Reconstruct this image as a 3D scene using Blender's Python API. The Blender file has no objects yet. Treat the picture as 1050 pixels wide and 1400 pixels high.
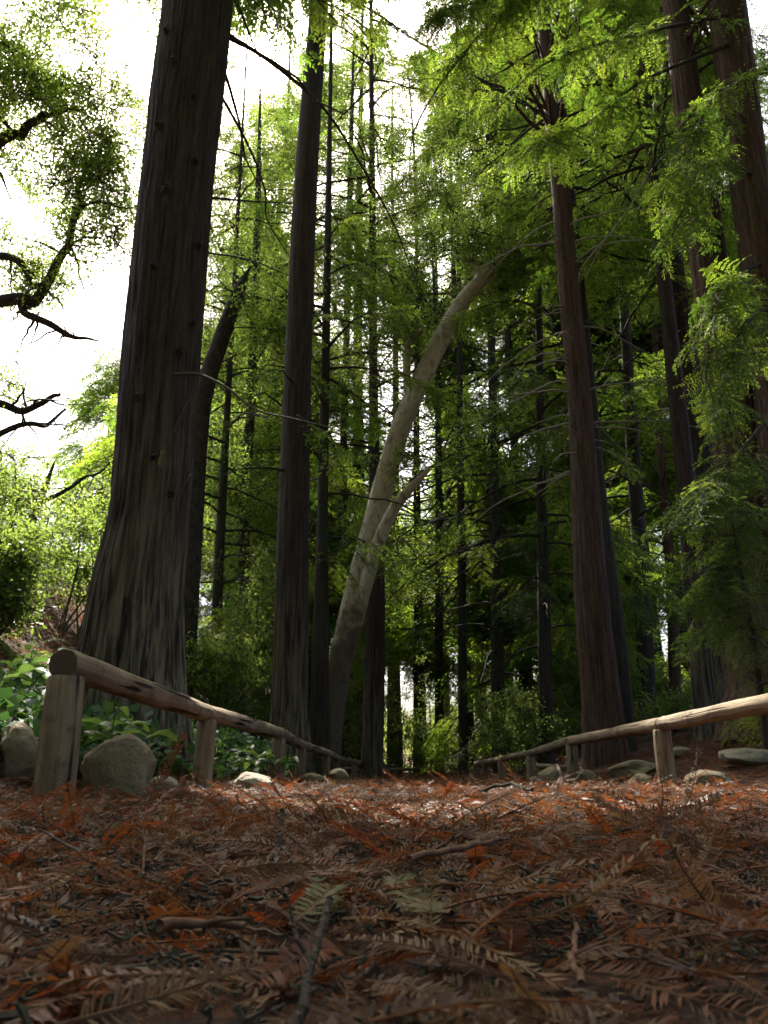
import bpy, math, random
import numpy as np
from mathutils import Vector, Matrix, Quaternion

SC = bpy.context.scene
COL = SC.collection
rnd = random.Random(7)
RNG = np.random.default_rng(11)
PI = math.pi

# ------------------------------------------------------------------ camera
CAM_H = 0.085
PITCH = math.radians(18.3)
FPX = 1090.0                      # focal length in pixels of the 1050 x 1400 photograph
cd = bpy.data.cameras.new('camera')
cam = bpy.data.objects.new('camera', cd)
COL.objects.link(cam)
cam.location = (0, 0, CAM_H)
cam.rotation_euler = (PI / 2 + PITCH, 0, 0)
cd.sensor_fit = 'VERTICAL'
cd.sensor_height = 36.0
cd.sensor_width = 27.0
cd.lens = 36.0 * FPX / 1400.0
cd.clip_start = 0.02
cd.clip_end = 1000
cd.dof.use_dof = True
cd.dof.focus_distance = 1.3
cd.dof.aperture_fstop = 24.0
SC.camera = cam

# ------------------------------------------------------------------ light
SUN_EL, SUN_AZ = math.radians(53), math.radians(17)   # azimuth to the left of +Y
SDIR = np.array([-math.sin(SUN_AZ) * math.cos(SUN_EL), math.cos(SUN_AZ) * math.cos(SUN_EL), math.sin(SUN_EL)])
W = bpy.data.worlds.new('World'); SC.world = W; W.use_nodes = True
wn = W.node_tree.nodes; wl = W.node_tree.links
sky = wn.new('ShaderNodeTexSky'); sky.sky_type = 'NISHITA'; sky.sun_disc = False
sky.sun_elevation = SUN_EL; sky.sun_rotation = -SUN_AZ
sky.dust_density = 6.0; sky.air_density = 0.8; sky.ozone_density = 1.0
bg = wn['Background']; bg.inputs['Strength'].default_value = 0.11
wl.new(sky.outputs[0], bg.inputs['Color'])
ld = bpy.data.lights.new('sun', 'SUN'); ld.energy = 5.0; ld.angle = math.radians(0.5); ld.color = (1.0, 0.94, 0.84)
sun = bpy.data.objects.new('sun', ld); COL.objects.link(sun)
sun.rotation_euler = Vector((-SDIR[0], -SDIR[1], -SDIR[2])).to_track_quat('-Z', 'Y').to_euler()
SC.view_settings.view_transform = 'Standard'; SC.view_settings.look = 'None'
SC.view_settings.exposure = 1.85; SC.view_settings.gamma = 1.0; SC.view_settings.use_curve_mapping = False
cy = SC.cycles
cy.max_bounces = 7; cy.diffuse_bounces = 4; cy.glossy_bounces = 2; cy.transmission_bounces = 4
cy.transparent_max_bounces = 4; cy.volume_bounces = 0
cy.caustics_reflective = False; cy.caustics_refractive = False
cy.use_denoising = True; cy.use_adaptive_sampling = True; cy.adaptive_threshold = 0.02
cy.sample_clamp_indirect = 6.0

# ------------------------------------------------------------------ numbers
CT, ST = math.cos(PITCH), math.sin(PITCH)

def ray(px, py):
    u, v = (px - 525) / FPX, (700 - py) / FPX
    return u, CT - ST * v, ST + CT * v            # x, y, z of a ray with unit depth

def at(px, py, Y):
    """the point of the photograph's pixel that stands at distance Y along the path"""
    u, f, z = ray(px, py)
    k = Y / f
    return np.array([u * k, Y, CAM_H + z * k])

def depth(p):
    return p[1] * CT + (p[2] - CAM_H) * ST

def project(P):
    d = P[:, 1] * CT + (P[:, 2] - CAM_H) * ST
    up = (P[:, 2] - CAM_H) * CT - P[:, 1] * ST
    d = np.where(d < 1e-3, 1e-3, d)
    return 525 + FPX * P[:, 0] / d, 700 - FPX * up / d, d

def hash3(ix, iy, iz, seed=0):
    h = (ix.astype(np.int64) * 374761393 + iy.astype(np.int64) * 668265263 + iz.astype(np.int64) * 2147483647 + seed * 974634533) & 0xFFFFFFFF
    h = ((h ^ (h >> 13)) * 1274126177) & 0xFFFFFFFF
    h = (h ^ (h >> 16)) & 0xFFFFFFFF
    return h / 4294967295.0

def vnoise(P, seed=0):
    P = np.asarray(P, float)
    i = np.floor(P).astype(np.int64); f = P - i; f = f * f * (3 - 2 * f)
    r = 0
    for dx in (0, 1):
        wx = f[:, 0] if dx else 1 - f[:, 0]
        for dy in (0, 1):
            wy = f[:, 1] if dy else 1 - f[:, 1]
            for dz in (0, 1):
                wz = f[:, 2] if dz else 1 - f[:, 2]
                r = r + wx * wy * wz * hash3(i[:, 0] + dx, i[:, 1] + dy, i[:, 2] + dz, seed)
    return r

def fbm(P, octaves=3, seed=0):
    P = np.asarray(P, float); a, s, t = 1.0, 0, 0
    for o in range(octaves):
        s = s + a * vnoise(P * 2 ** o + 17.3 * o, seed + o); t += a; a *= 0.5
    return s / t

def sm(a, b, x):
    t = np.clip((x - a) / (b - a), 0, 1)
    return t * t * (3 - 2 * t)

def gz(x, y):
    """height of the forest floor"""
    x = np.asarray(x, float); y = np.asarray(y, float)
    s = np.clip(-x - 1.25, 0, 6.5)
    z = 0.28 * s + 0.078 * s * s
    r = np.clip(x - 2.4, 0, 12)
    z = z + 0.24 * r + 0.012 * r * r
    z = z + 0.12 * sm(20, 32, y) + 4.0 * sm(38, 90, y) + 0.012 * np.clip(-y, 0, 30)
    P = np.stack([x * 0.9, y * 0.9, 0 * x], -1).reshape(-1, 3)
    n = fbm(P, 3, 5).reshape(x.shape)
    side = sm(1.2, 3.0, np.abs(x - 0.4))
    z = z + (n - 0.5) * (0.03 + 0.16 * side)
    P2 = np.stack([x * 9, y * 9, 0 * x], -1).reshape(-1, 3)
    z = z + (fbm(P2, 2, 9).reshape(x.shape) - 0.5) * 0.022
    return z

def gz1(x, y):
    return float(gz(np.array([x]), np.array([y]))[0])

# ------------------------------------------------------------------ mesh helpers
class MB:
    def __init__(s):
        s.v = []; s.f = []; s.n = 0
    def add(s, v, faces, mat=0):
        """faces: list of (m,k) integer arrays"""
        v = np.asarray(v, float).reshape(-1, 3)
        for f in faces:
            f = np.asarray(f, np.int64)
            if len(f): s.f.append((f + s.n, mat))
        s.v.append(v); s.n += len(v)
    def tube(s, pts, rad, n=6, mat=0, cap=True):
        pts = np.asarray(pts, float); k = len(pts)
        rad = np.broadcast_to(np.asarray(rad, float), (k,))
        t = np.gradient(pts, axis=0); t /= np.linalg.norm(t, axis=1)[:, None] + 1e-9
        a = np.array([0, 0, 1.0]) if abs(t[0][2]) < 0.8 else np.array([1.0, 0, 0])
        U = np.cross(t, a); U /= np.linalg.norm(U, axis=1)[:, None] + 1e-9
        V = np.cross(t, U)
        ang = np.arange(n) * 2 * PI / n
        v = pts[:, None] + rad[:, None, None] * (np.cos(ang)[None, :, None] * U[:, None] + np.sin(ang)[None, :, None] * V[:, None])
        i = np.arange(k - 1)[:, None] * n; j = np.arange(n)[None]; j2 = (j + 1) % n
        q = np.stack([i + j, i + j2, i + n + j2, i + n + j], -1).reshape(-1, 4)
        fs = [q]
        if cap: fs += [np.arange(n)[None], (np.arange(n)[::-1] + (k - 1) * n)[None]]
        s.add(v.reshape(-1, 3), fs, mat)
    def mesh(s, name, mats, smooth=True):
        me = bpy.data.meshes.new(name)
        v = np.concatenate(s.v); me.vertices.add(len(v)); me.vertices.foreach_set('co', v.astype(np.float32).ravel())
        tot = np.concatenate([np.full(len(f), f.shape[1]) for f, _ in s.f])
        mi = np.concatenate([np.full(len(f), m) for f, m in s.f])
        loops = np.concatenate([f.ravel() for f, _ in s.f])
        st = np.concatenate([[0], np.cumsum(tot)[:-1]])
        me.loops.add(len(loops)); me.loops.foreach_set('vertex_index', loops.astype(np.int32))
        me.polygons.add(len(tot)); me.polygons.foreach_set('loop_start', st.astype(np.int32))
        me.polygons.foreach_set('loop_total', tot.astype(np.int32))
        me.polygons.foreach_set('material_index', mi.astype(np.int32))
        me.polygons.foreach_set('use_smooth', np.full(len(tot), smooth))
        for m in (mats if isinstance(mats, (list, tuple)) else [mats]): me.materials.append(m)
        me.update(calc_edges=True); me.validate()
        return me

def obj(name, me, parent=None, loc=(0, 0, 0), rot=None, scale=None):
    o = bpy.data.objects.new(name, me); COL.objects.link(o)
    o.location = loc
    if rot is not None: o.rotation_euler = rot
    if scale is not None: o.scale = scale
    if parent is not None: o.parent = parent
    return o

def tag(o, label=None, cat=None, group=None, kind=None):
    if label: o['label'] = label
    if cat: o['category'] = cat
    if group: o['group'] = group
    if kind: o['kind'] = kind
    return o

def thing(name, loc, label, cat, group=None):
    o = bpy.data.objects.new(name, None); COL.objects.link(o)
    o.location = loc; o.empty_display_size = 0.1
    return tag(o, label, cat, group)

def smooth_line(pts, n):
    """Catmull-Rom through pts (k,d) -> n samples"""
    P = np.asarray(pts, float); k = len(P)
    P = np.concatenate([[2 * P[0] - P[1]], P, [2 * P[-1] - P[-2]]])
    t = np.linspace(0, k - 1 - 1e-6, n); i = t.astype(int); f = (t - i)[:, None]
    a, b, c, d = P[i], P[i + 1], P[i + 2], P[i + 3]
    return 0.5 * (2 * b + (c - a) * f + (2 * a - 5 * b + 4 * c - d) * f ** 2 + (3 * b - a - 3 * c + d) * f ** 3)

# ------------------------------------------------------------------ materials
def new_mat(name):
    m = bpy.data.materials.new(name); m.use_nodes = True
    nt = m.node_tree; p = nt.nodes['Principled BSDF']
    return m, nt, p

def N(nt, t, **kw):
    n = nt.nodes.new(t)
    for k, v in kw.items():
        if k in n.inputs: n.inputs[k].default_value = v
        else: setattr(n, k, v)
    return n

def ramp(nt, fac, stops):
    r = nt.nodes.new('ShaderNodeValToRGB')
    e = r.color_ramp.elements
    while len(e) < len(stops): e.new(0.5)
    for q, (p, c) in zip(e, stops):
        q.position = p; q.color = (*c, 1)
    nt.links.new(fac, r.inputs[0])
    return r

def noise_node(nt, vec, scale, detail=4, rough=0.6, dist=0.0):
    n = N(nt, 'ShaderNodeTexNoise'); n.inputs['Scale'].default_value = scale
    n.inputs['Detail'].default_value = detail; n.inputs['Roughness'].default_value = rough; n.inputs['Distortion'].default_value = dist
    nt.links.new(vec, n.inputs['Vector'])
    return n

def coords(nt, scale=(1, 1, 1), kind='Object', rot=(0, 0, 0)):
    tc = N(nt, 'ShaderNodeTexCoord'); mp = N(nt, 'ShaderNodeMapping')
    mp.inputs['Scale'].default_value = scale; mp.inputs['Rotation'].default_value = rot
    nt.links.new(tc.outputs[kind], mp.inputs['Vector'])
    return mp.outputs[0]

def mixc(nt, fac, a, b, mode='MIX'):
    m = N(nt, 'ShaderNodeMix', data_type='RGBA', blend_type=mode)
    for s, v in ((0, fac), (6, a), (7, b)):
        if hasattr(v, 'links'): nt.links.new(v, m.inputs[s])
        elif s == 0: m.inputs[0].default_value = v
        else: m.inputs[s].default_value = (*v, 1)
    return m.outputs[2]

def bump(nt, p, h, strength=0.5, dist=0.02):
    b = N(nt, 'ShaderNodeBump'); b.inputs['Strength'].default_value = strength; b.inputs['Distance'].default_value = dist
    nt.links.new(h, b.inputs['Height']); nt.links.new(b.outputs[0], p.inputs['Normal'])

def bark_mat(name, dark, mid, light, patch=None, stretch=0.055, sc=22, bstr=1.0, low=None):
    m, nt, p = new_mat(name)
    v = coords(nt, (1, 1, stretch))
    n1 = noise_node(nt, v, sc, 6, 0.65, 0.4)
    n2 = noise_node(nt, v, sc * 3.1, 4, 0.6)
    n4 = noise_node(nt, coords(nt, (1, 1, 0.3)), sc * 1.3, 4, 0.65); nm = N(nt, 'ShaderNodeMix', data_type='FLOAT'); nm.inputs[0].default_value = 0.33
    nt.links.new(n1.outputs[0], nm.inputs[2]); nt.links.new(n4.outputs[0], nm.inputs[3])
    c = ramp(nt, nm.outputs[0], [(0.34, dark), (0.5, mid), (0.68, light)]).outputs[0]
    v2 = coords(nt, (1, 1, 0.5)); n3 = noise_node(nt, v2, 1.6, 4, 0.6)
    if patch is not None:
        f = ramp(nt, n3.outputs[0], [(0.46, (0, 0, 0)), (0.62, (1, 1, 1))]).outputs[0]
        fm = N(nt, 'ShaderNodeMath', operation='MULTIPLY'); fm.inputs[1].default_value = 0.6
        nt.links.new(f, fm.inputs[0])
        c = mixc(nt, fm.outputs[0], c, patch)
    if low is not None:                       # paler strips of bark near the foot
        tc = N(nt, 'ShaderNodeTexCoord'); sx = N(nt, 'ShaderNodeSeparateXYZ'); nt.links.new(tc.outputs['Object'], sx.inputs[0])
        mr = N(nt, 'ShaderNodeMapRange'); mr.inputs[1].default_value = 3.2; mr.inputs[2].default_value = 0.6
        nt.links.new(sx.outputs[2], mr.inputs[0])
        st = ramp(nt, n1.outputs[0], [(0.42, (0, 0, 0)), (0.6, (1, 1, 1))])
        mm = N(nt, 'ShaderNodeMath', operation='MULTIPLY'); nt.links.new(mr.outputs[0], mm.inputs[0]); nt.links.new(st.outputs[0], mm.inputs[1])
        c = mixc(nt, mm.outputs[0], c, low)
    nt.links.new(c, p.inputs['Base Color'])
    p.inputs['Roughness'].default_value = 0.85; p.inputs['Specular IOR Level'].default_value = 0.25
    a = N(nt, 'ShaderNodeMath', operation='ADD'); nt.links.new(nm.outputs[0], a.inputs[0])
    q = N(nt, 'ShaderNodeMath', operation='MULTIPLY'); q.inputs[1].default_value = 0.35; nt.links.new(n2.outputs[0], q.inputs[0])
    nt.links.new(q.outputs[0], a.inputs[1])
    bump(nt, p, a.outputs[0], bstr, 0.03)
    return m

def leaf_mat(name, cols, tcols, fac=0.5, rough=0.45, spec=0.35, brown=None):
    """leaf lit from both sides; colour varies from spray to spray and within it"""
    m, nt, p = new_mat(name)
    oi = N(nt, 'ShaderNodeObjectInfo')
    v = coords(nt, (1, 1, 1), 'Object'); n = noise_node(nt, v, 7.0, 2, 0.6)
    a = N(nt, 'ShaderNodeMath', operation='MULTIPLY_ADD'); a.inputs[1].default_value = 0.6
    nt.links.new(oi.outputs['Random'], a.inputs[0])
    s = N(nt, 'ShaderNodeMath', operation='MULTIPLY'); s.inputs[1].default_value = 0.42; nt.links.new(n.outputs[0], s.inputs[0])
    nt.links.new(s.outputs[0], a.inputs[2])
    k = len(cols)
    st = [((i + 0.15) / k, c) for i, c in enumerate(cols)]; tt = [((i + 0.15) / k, c) for i, c in enumerate(tcols)]
    c1 = ramp(nt, a.outputs[0], st).outputs[0]; c2 = ramp(nt, a.outputs[0], tt).outputs[0]
    nt.links.new(c1, p.inputs['Base Color']); p.inputs['Roughness'].default_value = rough; p.inputs['Specular IOR Level'].default_value = spec
    tr = N(nt, 'ShaderNodeBsdfTranslucent'); nt.links.new(c2, tr.inputs['Color'])
    mx = N(nt, 'ShaderNodeMixShader'); mx.inputs[0].default_value = fac
    nt.links.new(p.outputs[0], mx.inputs[1]); nt.links.new(tr.outputs[0], mx.inputs[2])
    nt.links.new(mx.outputs[0], nt.nodes['Material Output'].inputs['Surface'])
    return m

def wood_mat(name, dark, mid, light, end=None):
    """weathered peeled log, grain along local z, rings on the cut end"""
    m, nt, p = new_mat(name)
    v = coords(nt, (1, 1, 0.06)); n1 = noise_node(nt, v, 42, 6, 0.7, 0.5)
    v2 = coords(nt, (1, 1, 0.35)); n2 = noise_node(nt, v2, 6, 4, 0.6)
    a = N(nt, 'ShaderNodeMath', operation='ADD'); nt.links.new(n1.outputs[0], a.inputs[0]); nt.links.new(n2.outputs[0], a.inputs[1])
    h = N(nt, 'ShaderNodeMath', operation='MULTIPLY'); h.inputs[1].default_value = 0.5; nt.links.new(a.outputs[0], h.inputs[0])
    c = ramp(nt, h.outputs[0], [(0.36, dark), (0.5, mid), (0.66, light)]).outputs[0]
    oi = N(nt, 'ShaderNodeObjectInfo'); hs = N(nt, 'ShaderNodeHueSaturation')
    mr = N(nt, 'ShaderNodeMapRange'); mr.inputs[3].default_value = 0.8; mr.inputs[4].default_value = 1.2
    nt.links.new(oi.outputs['Random'], mr.inputs[0]); nt.links.new(mr.outputs[0], hs.inputs['Value']); nt.links.new(c, hs.inputs['Color'])
    # green algae and drying cracks
    n4 = noise_node(nt, coords(nt, (1, 1, 0.6)), 4.3, 5, 0.65)
    g = ramp(nt, n4.outputs[0], [(0.5, (0, 0, 0)), (0.7, (0.5, 0.5, 0.5))]).outputs[0]
    c2 = mixc(nt, g, hs.outputs[0], (0.11, 0.12, 0.055))
    n5 = noise_node(nt, coords(nt, (1, 1, 0.045)), 17, 2, 0.5, 0.3)
    cr = ramp(nt, n5.outputs[0], [(0.345, (1, 1, 1)), (0.375, (0, 0, 0))]).outputs[0]
    n6 = noise_node(nt, coords(nt, (1, 1, 0.8)), 11, 5, 0.7)
    c2 = mixc(nt, ramp(nt, n6.outputs[0], [(0.52, (0, 0, 0)), (0.68, (0.75, 0.75, 0.75))]).outputs[0], c2, (0.07, 0.05, 0.034))
    c3 = mixc(nt, cr, c2, (0.03, 0.02, 0.014))
    nt.links.new(c3, p.inputs['Base Color']); p.inputs['Roughness'].default_value = 0.85; p.inputs['Specular IOR Level'].default_value = 0.2
    s = N(nt, 'ShaderNodeMath', operation='MULTIPLY_ADD'); s.inputs[1].default_value = -1.2
    nt.links.new(cr, s.inputs[0]); nt.links.new(h.outputs[0], s.inputs[2])
    bump(nt, p, s.outputs[0], 1.0, 0.012)
    return m

def endgrain_mat():
    m, nt, p = new_mat('cut_log_end')
    v = coords(nt, (1, 1, 0.1)); w = N(nt, 'ShaderNodeTexWave', wave_type='RINGS', rings_direction='Z')
    w.inputs['Scale'].default_value = 55; w.inputs['Distortion'].default_value = 2.5; w.inputs['Detail'].default_value = 3
    nt.links.new(v, w.inputs['Vector'])
    n = noise_node(nt, v, 30, 5, 0.7)
    f = N(nt, 'ShaderNodeMath', operation='MULTIPLY'); nt.links.new(w.outputs[1], f.inputs[0]); nt.links.new(n.outputs[0], f.inputs[1])
    c = ramp(nt, f.outputs[0], [(0.05, (0.05, 0.033, 0.022)), (0.4, (0.11, 0.075, 0.048)), (0.7, (0.16, 0.11, 0.07))]).outputs[0]
    nt.links.new(c, p.inputs['Base Color']); p.inputs['Roughness'].default_value = 0.85
    bump(nt, p, f.outputs[0], 0.5, 0.004)
    return m

def rock_mat(name, a, b, moss=0.4):
    m, nt, p = new_mat(name)
    v = coords(nt); n1 = noise_node(nt, v, 5, 6, 0.65); n2 = noise_node(nt, v, 45, 4, 0.7); n3 = noise_node(nt, v, 2.4, 4, 0.6)
    c = ramp(nt, n1.outputs[0], [(0.35, a), (0.65, b)]).outputs[0]
    c = mixc(nt, ramp(nt, n2.outputs[0], [(0.55, (0, 0, 0)), (0.75, (0.55, 0.55, 0.55))]).outputs[0], c, (0.09, 0.075, 0.05))
    c = mixc(nt, ramp(nt, n3.outputs[0], [(0.45, (0, 0, 0)), (0.65, (moss, moss, moss))]).outputs[0], c, (0.075, 0.085, 0.03))
    nt.links.new(c, p.inputs['Base Color']); p.inputs['Roughness'].default_value = 0.8; p.inputs['Specular IOR Level'].default_value = 0.25
    s = N(nt, 'ShaderNodeMath', operation='ADD'); nt.links.new(n1.outputs[0], s.inputs[0])
    q = N(nt, 'ShaderNodeMath', operation='MULTIPLY'); q.inputs[1].default_value = 0.3; nt.links.new(n2.outputs[0], q.inputs[0]); nt.links.new(q.outputs[0], s.inputs[1])
    bump(nt, p, s.outputs[0], 1.0, 0.035)
    return m

def ground_mat():
    m, nt, p = new_mat('forest_floor')
    v = coords(nt)
    n1 = noise_node(nt, v, 55, 6, 0.7, 0.8); n2 = noise_node(nt, v, 1.3, 4, 0.6); n3 = noise_node(nt, v, 240, 3, 0.7)
    c = ramp(nt, n1.outputs[0], [(0.3, (0.012, 0.009, 0.007)), (0.48, (0.06, 0.032, 0.02)), (0.62, (0.16, 0.065, 0.03)), (0.78, (0.24, 0.13, 0.07))]).outputs[0]
    c = mixc(nt, ramp(nt, n2.outputs[0], [(0.45, (0, 0, 0)), (0.7, (0.6, 0.6, 0.6))]).outputs[0], c, (0.05, 0.035, 0.024))
    nt.links.new(c, p.inputs['Base Color']); p.inputs['Roughness'].default_value = 0.9; p.inputs['Specular IOR Level'].default_value = 0.15
    s = N(nt, 'ShaderNodeMath', operation='ADD'); nt.links.new(n1.outputs[0], s.inputs[0]); nt.links.new(n3.outputs[0], s.inputs[1])
    bump(nt, p, s.outputs[0], 0.9, 0.02)
    return m

M = {}
M['bark_grey'] = bark_mat('redwood_bark_grey', (0.012, 0.008, 0.006), (0.048, 0.034, 0.025), (0.092, 0.07, 0.052), None, low=(0.2, 0.175, 0.125))
M['bark'] = bark_mat('redwood_bark', (0.012, 0.008, 0.006), (0.046, 0.031, 0.023), (0.088, 0.063, 0.046), None, low=(0.18, 0.15, 0.105))
M['bark_red'] = bark_mat('redwood_bark_red', (0.02, 0.011, 0.008), (0.088, 0.049, 0.033), (0.16, 0.095, 0.063), None)
M['bark_dark'] = bark_mat('dark_bark', (0.012, 0.009, 0.007), (0.045, 0.033, 0.025), (0.085, 0.065, 0.05), (0.05, 0.055, 0.03))
def mottled_bark():
    m, nt, p = new_mat('pale_mottled_bark')
    v = coords(nt, (1, 1, 0.45)); n1 = noise_node(nt, v, 5, 5, 0.65, 0.6); n2 = noise_node(nt, v, 22, 4, 0.65); n3 = noise_node(nt, coords(nt, (1, 1, 1)), 1.3, 3, 0.6)
    c = ramp(nt, n1.outputs[0], [(0.36, (0.20, 0.14, 0.085)), (0.44, (0.46, 0.365, 0.245)), (0.56, (0.60, 0.50, 0.35)), (0.66, (0.36, 0.30, 0.195))]).outputs[0]
    c = mixc(nt, ramp(nt, n2.outputs[0], [(0.58, (0, 0, 0)), (0.68, (0.7, 0.7, 0.7))]).outputs[0], c, (0.14, 0.10, 0.065))
    tc = N(nt, 'ShaderNodeTexCoord'); sx = N(nt, 'ShaderNodeSeparateXYZ'); nt.links.new(tc.outputs['Object'], sx.inputs[0])
    a = N(nt, 'ShaderNodeMath', operation='MULTIPLY_ADD'); a.inputs[1].default_value = 3.0; nt.links.new(n3.outputs[0], a.inputs[0]); nt.links.new(sx.outputs[2], a.inputs[2])
    f = N(nt, 'ShaderNodeMapRange'); f.inputs[1].default_value = 4.6; f.inputs[2].default_value = 4.2; f.inputs[4].default_value = 0.85   # old brown bark is left on the foot
    nt.links.new(a.outputs[0], f.inputs[0]); c = mixc(nt, f.outputs[0], c, (0.085, 0.055, 0.035))
    nt.links.new(c, p.inputs['Base Color']); p.inputs['Roughness'].default_value = 0.7; p.inputs['Specular IOR Level'].default_value = 0.25
    bump(nt, p, n2.outputs[0], 0.4, 0.02)
    return m
M['bark_pale'] = mottled_bark()
M['bark_oak'] = bark_mat('oak_bark', (0.02, 0.016, 0.013), (0.05, 0.04, 0.032), (0.09, 0.075, 0.06), None, stretch=0.5, sc=14)
M['twig'] = bark_mat('twig_bark', (0.05, 0.035, 0.025), (0.09, 0.065, 0.048), (0.15, 0.115, 0.085), None, stretch=1, sc=30, bstr=0.3)
M['dead'] = bark_mat('dead_branch_bark', (0.18, 0.155, 0.125), (0.30, 0.26, 0.21), (0.42, 0.37, 0.30), None, stretch=1, sc=30, bstr=0.3)
M['wood'] = wood_mat('weathered_log', (0.12, 0.082, 0.05), (0.25, 0.19, 0.125), (0.37, 0.295, 0.205))
M['end'] = endgrain_mat()
M['rock'] = rock_mat('tan_boulder', (0.17, 0.13, 0.08), (0.33, 0.265, 0.175), 0.45)
M['rock_pale'] = rock_mat('pale_boulder', (0.24, 0.20, 0.15), (0.38, 0.33, 0.26), 0.25)
M['ground'] = ground_mat()
M['needle'] = leaf_mat('redwood_needles', [(0.02, 0.055, 0.016), (0.035, 0.085, 0.022), (0.06, 0.115, 0.026)],
                       [(0.14, 0.27, 0.025), (0.26, 0.44, 0.035), (0.42, 0.54, 0.05)], 0.55, 0.5, 0.16)
M['oak'] = leaf_mat('oak_leaves', [(0.045, 0.085, 0.025), (0.065, 0.11, 0.03), (0.10, 0.13, 0.03)],
                    [(0.2, 0.36, 0.04), (0.32, 0.48, 0.06), (0.42, 0.54, 0.08)], 0.55, 0.5, 0.18)
M['shrub'] = leaf_mat('shrub_leaves', [(0.05, 0.10, 0.025), (0.075, 0.13, 0.03), (0.11, 0.15, 0.04)],
                      [(0.2, 0.34, 0.04), (0.3, 0.44, 0.06), (0.4, 0.5, 0.09)], 0.45, 0.5, 0.18)
M['ivy'] = leaf_mat('ground_cover_leaves', [(0.022, 0.06, 0.03), (0.03, 0.08, 0.036), (0.05, 0.10, 0.04)],
                    [(0.06, 0.15, 0.03), (0.09, 0.2, 0.035), (0.14, 0.26, 0.04)], 0.3, 0.6, 0.25)
M['broad'] = leaf_mat('broad_leaves', [(0.05, 0.11, 0.04), (0.08, 0.14, 0.05)], [(0.2, 0.36, 0.06), (0.28, 0.44, 0.08)], 0.35, 0.35, 0.5)
M['dry'] = leaf_mat('dry_fronds', [(0.014, 0.009, 0.006), (0.048, 0.024, 0.011), (0.11, 0.06, 0.027), (0.13, 0.046, 0.016), (0.065, 0.038, 0.019), (0.26, 0.165, 0.08)],
                    [(0.12, 0.04, 0.012), (0.26, 0.075, 0.02), (0.34, 0.115, 0.028), (0.48, 0.10, 0.018), (0.2, 0.10, 0.045), (0.42, 0.22, 0.08)], 0.26, 0.5, 0.2)
M['dry_green'] = leaf_mat('fading_fronds', [(0.07, 0.075, 0.026), (0.11, 0.095, 0.036)], [(0.2, 0.2, 0.05), (0.28, 0.22, 0.07)], 0.3, 0.5, 0.2)
M['dry_stem'] = bark_mat('dry_frond_stem', (0.06, 0.03, 0.016), (0.11, 0.055, 0.03), (0.17, 0.1, 0.06), None, stretch=1, sc=60, bstr=0.2)
M['cable'], _nt, _p = new_mat('black_cable'); _p.inputs['Base Color'].default_value = (0.015, 0.015, 0.016, 1); _p.inputs['Roughness'].default_value = 0.6

# ------------------------------------------------------------------ scattering of sprays (geometry nodes)
def src(name, me):
    o = bpy.data.objects.new(name, me)      # never linked to the scene: only a source of geometry
    return o

def scatter_group(name, sources):
    g = bpy.data.node_groups.new(name, 'GeometryNodeTree')
    g.interface.new_socket('Geometry', in_out='INPUT', socket_type='NodeSocketGeometry')
    g.interface.new_socket('Geometry', in_out='OUTPUT', socket_type='NodeSocketGeometry')
    nd, lk = g.nodes, g.links
    gi = nd.new('NodeGroupInput'); go = nd.new('NodeGroupOutput')
    iop = nd.new('GeometryNodeInstanceOnPoints'); iop.inputs['Pick Instance'].default_value = True
    j = nd.new('GeometryNodeJoinGeometry')
    for s in reversed(sources):
        oi = nd.new('GeometryNodeObjectInfo'); oi.inputs['Object'].default_value = s; oi.inputs['As Instance'].default_value = False
        gt = nd.new('GeometryNodeGeometryToInstance')
        lk.new(oi.outputs['Geometry'], gt.inputs[0]); lk.new(gt.outputs[0], j.inputs[0])
    def attr(n, t):
        a = nd.new('GeometryNodeInputNamedAttribute'); a.data_type = t; a.inputs['Name'].default_value = n
        return a.outputs['Attribute']
    e = nd.new('FunctionNodeEulerToRotation'); lk.new(attr('rot', 'FLOAT_VECTOR'), e.inputs[0])
    lk.new(e.outputs[0], iop.inputs['Rotation']); lk.new(attr('size', 'FLOAT'), iop.inputs['Scale'])
    lk.new(attr('pick', 'INT'), iop.inputs['Instance Index'])
    lk.new(gi.outputs[0], iop.inputs['Points']); lk.new(j.outputs[0], iop.inputs['Instance']); lk.new(iop.outputs[0], go.inputs[0])
    return g

def frames(fwd, upish):
    """rotation whose X is fwd and Z is close to upish -> euler angles"""
    X = fwd / (np.linalg.norm(fwd, axis=1)[:, None] + 1e-9)
    Y = np.cross(upish, X); Y /= np.linalg.norm(Y, axis=1)[:, None] + 1e-9
    Z = np.cross(X, Y)
    return np.stack([np.arctan2(Y[:, 2], Z[:, 2]), np.arcsin(np.clip(-X[:, 2], -1, 1)), np.arctan2(X[:, 1], X[:, 0])], -1)

def scatter(name, pts, rot, size, pick, group, parent=None, base=(0, 0, 0), mats=()):
    me = bpy.data.meshes.new(name); n = len(pts)
    me.vertices.add(n); me.vertices.foreach_set('co', (np.asarray(pts) - np.asarray(base)).astype(np.float32).ravel())
    for nm, t, d in (('rot', 'FLOAT_VECTOR', rot), ('size', 'FLOAT', size), ('pick', 'INT', pick)):
        a = me.attributes.new(nm, t, 'POINT')
        a.data.foreach_set('vector' if t == 'FLOAT_VECTOR' else 'value', np.asarray(d, np.int32 if t == 'INT' else np.float32).ravel())
    for m in mats: me.materials.append(m)
    o = obj(name, me, parent, (0, 0, 0) if parent is not None else base)
    md = o.modifiers.new('sprays', 'NODES'); md.node_group = group
    o['kind'] = 'stuff'
    return o

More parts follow.
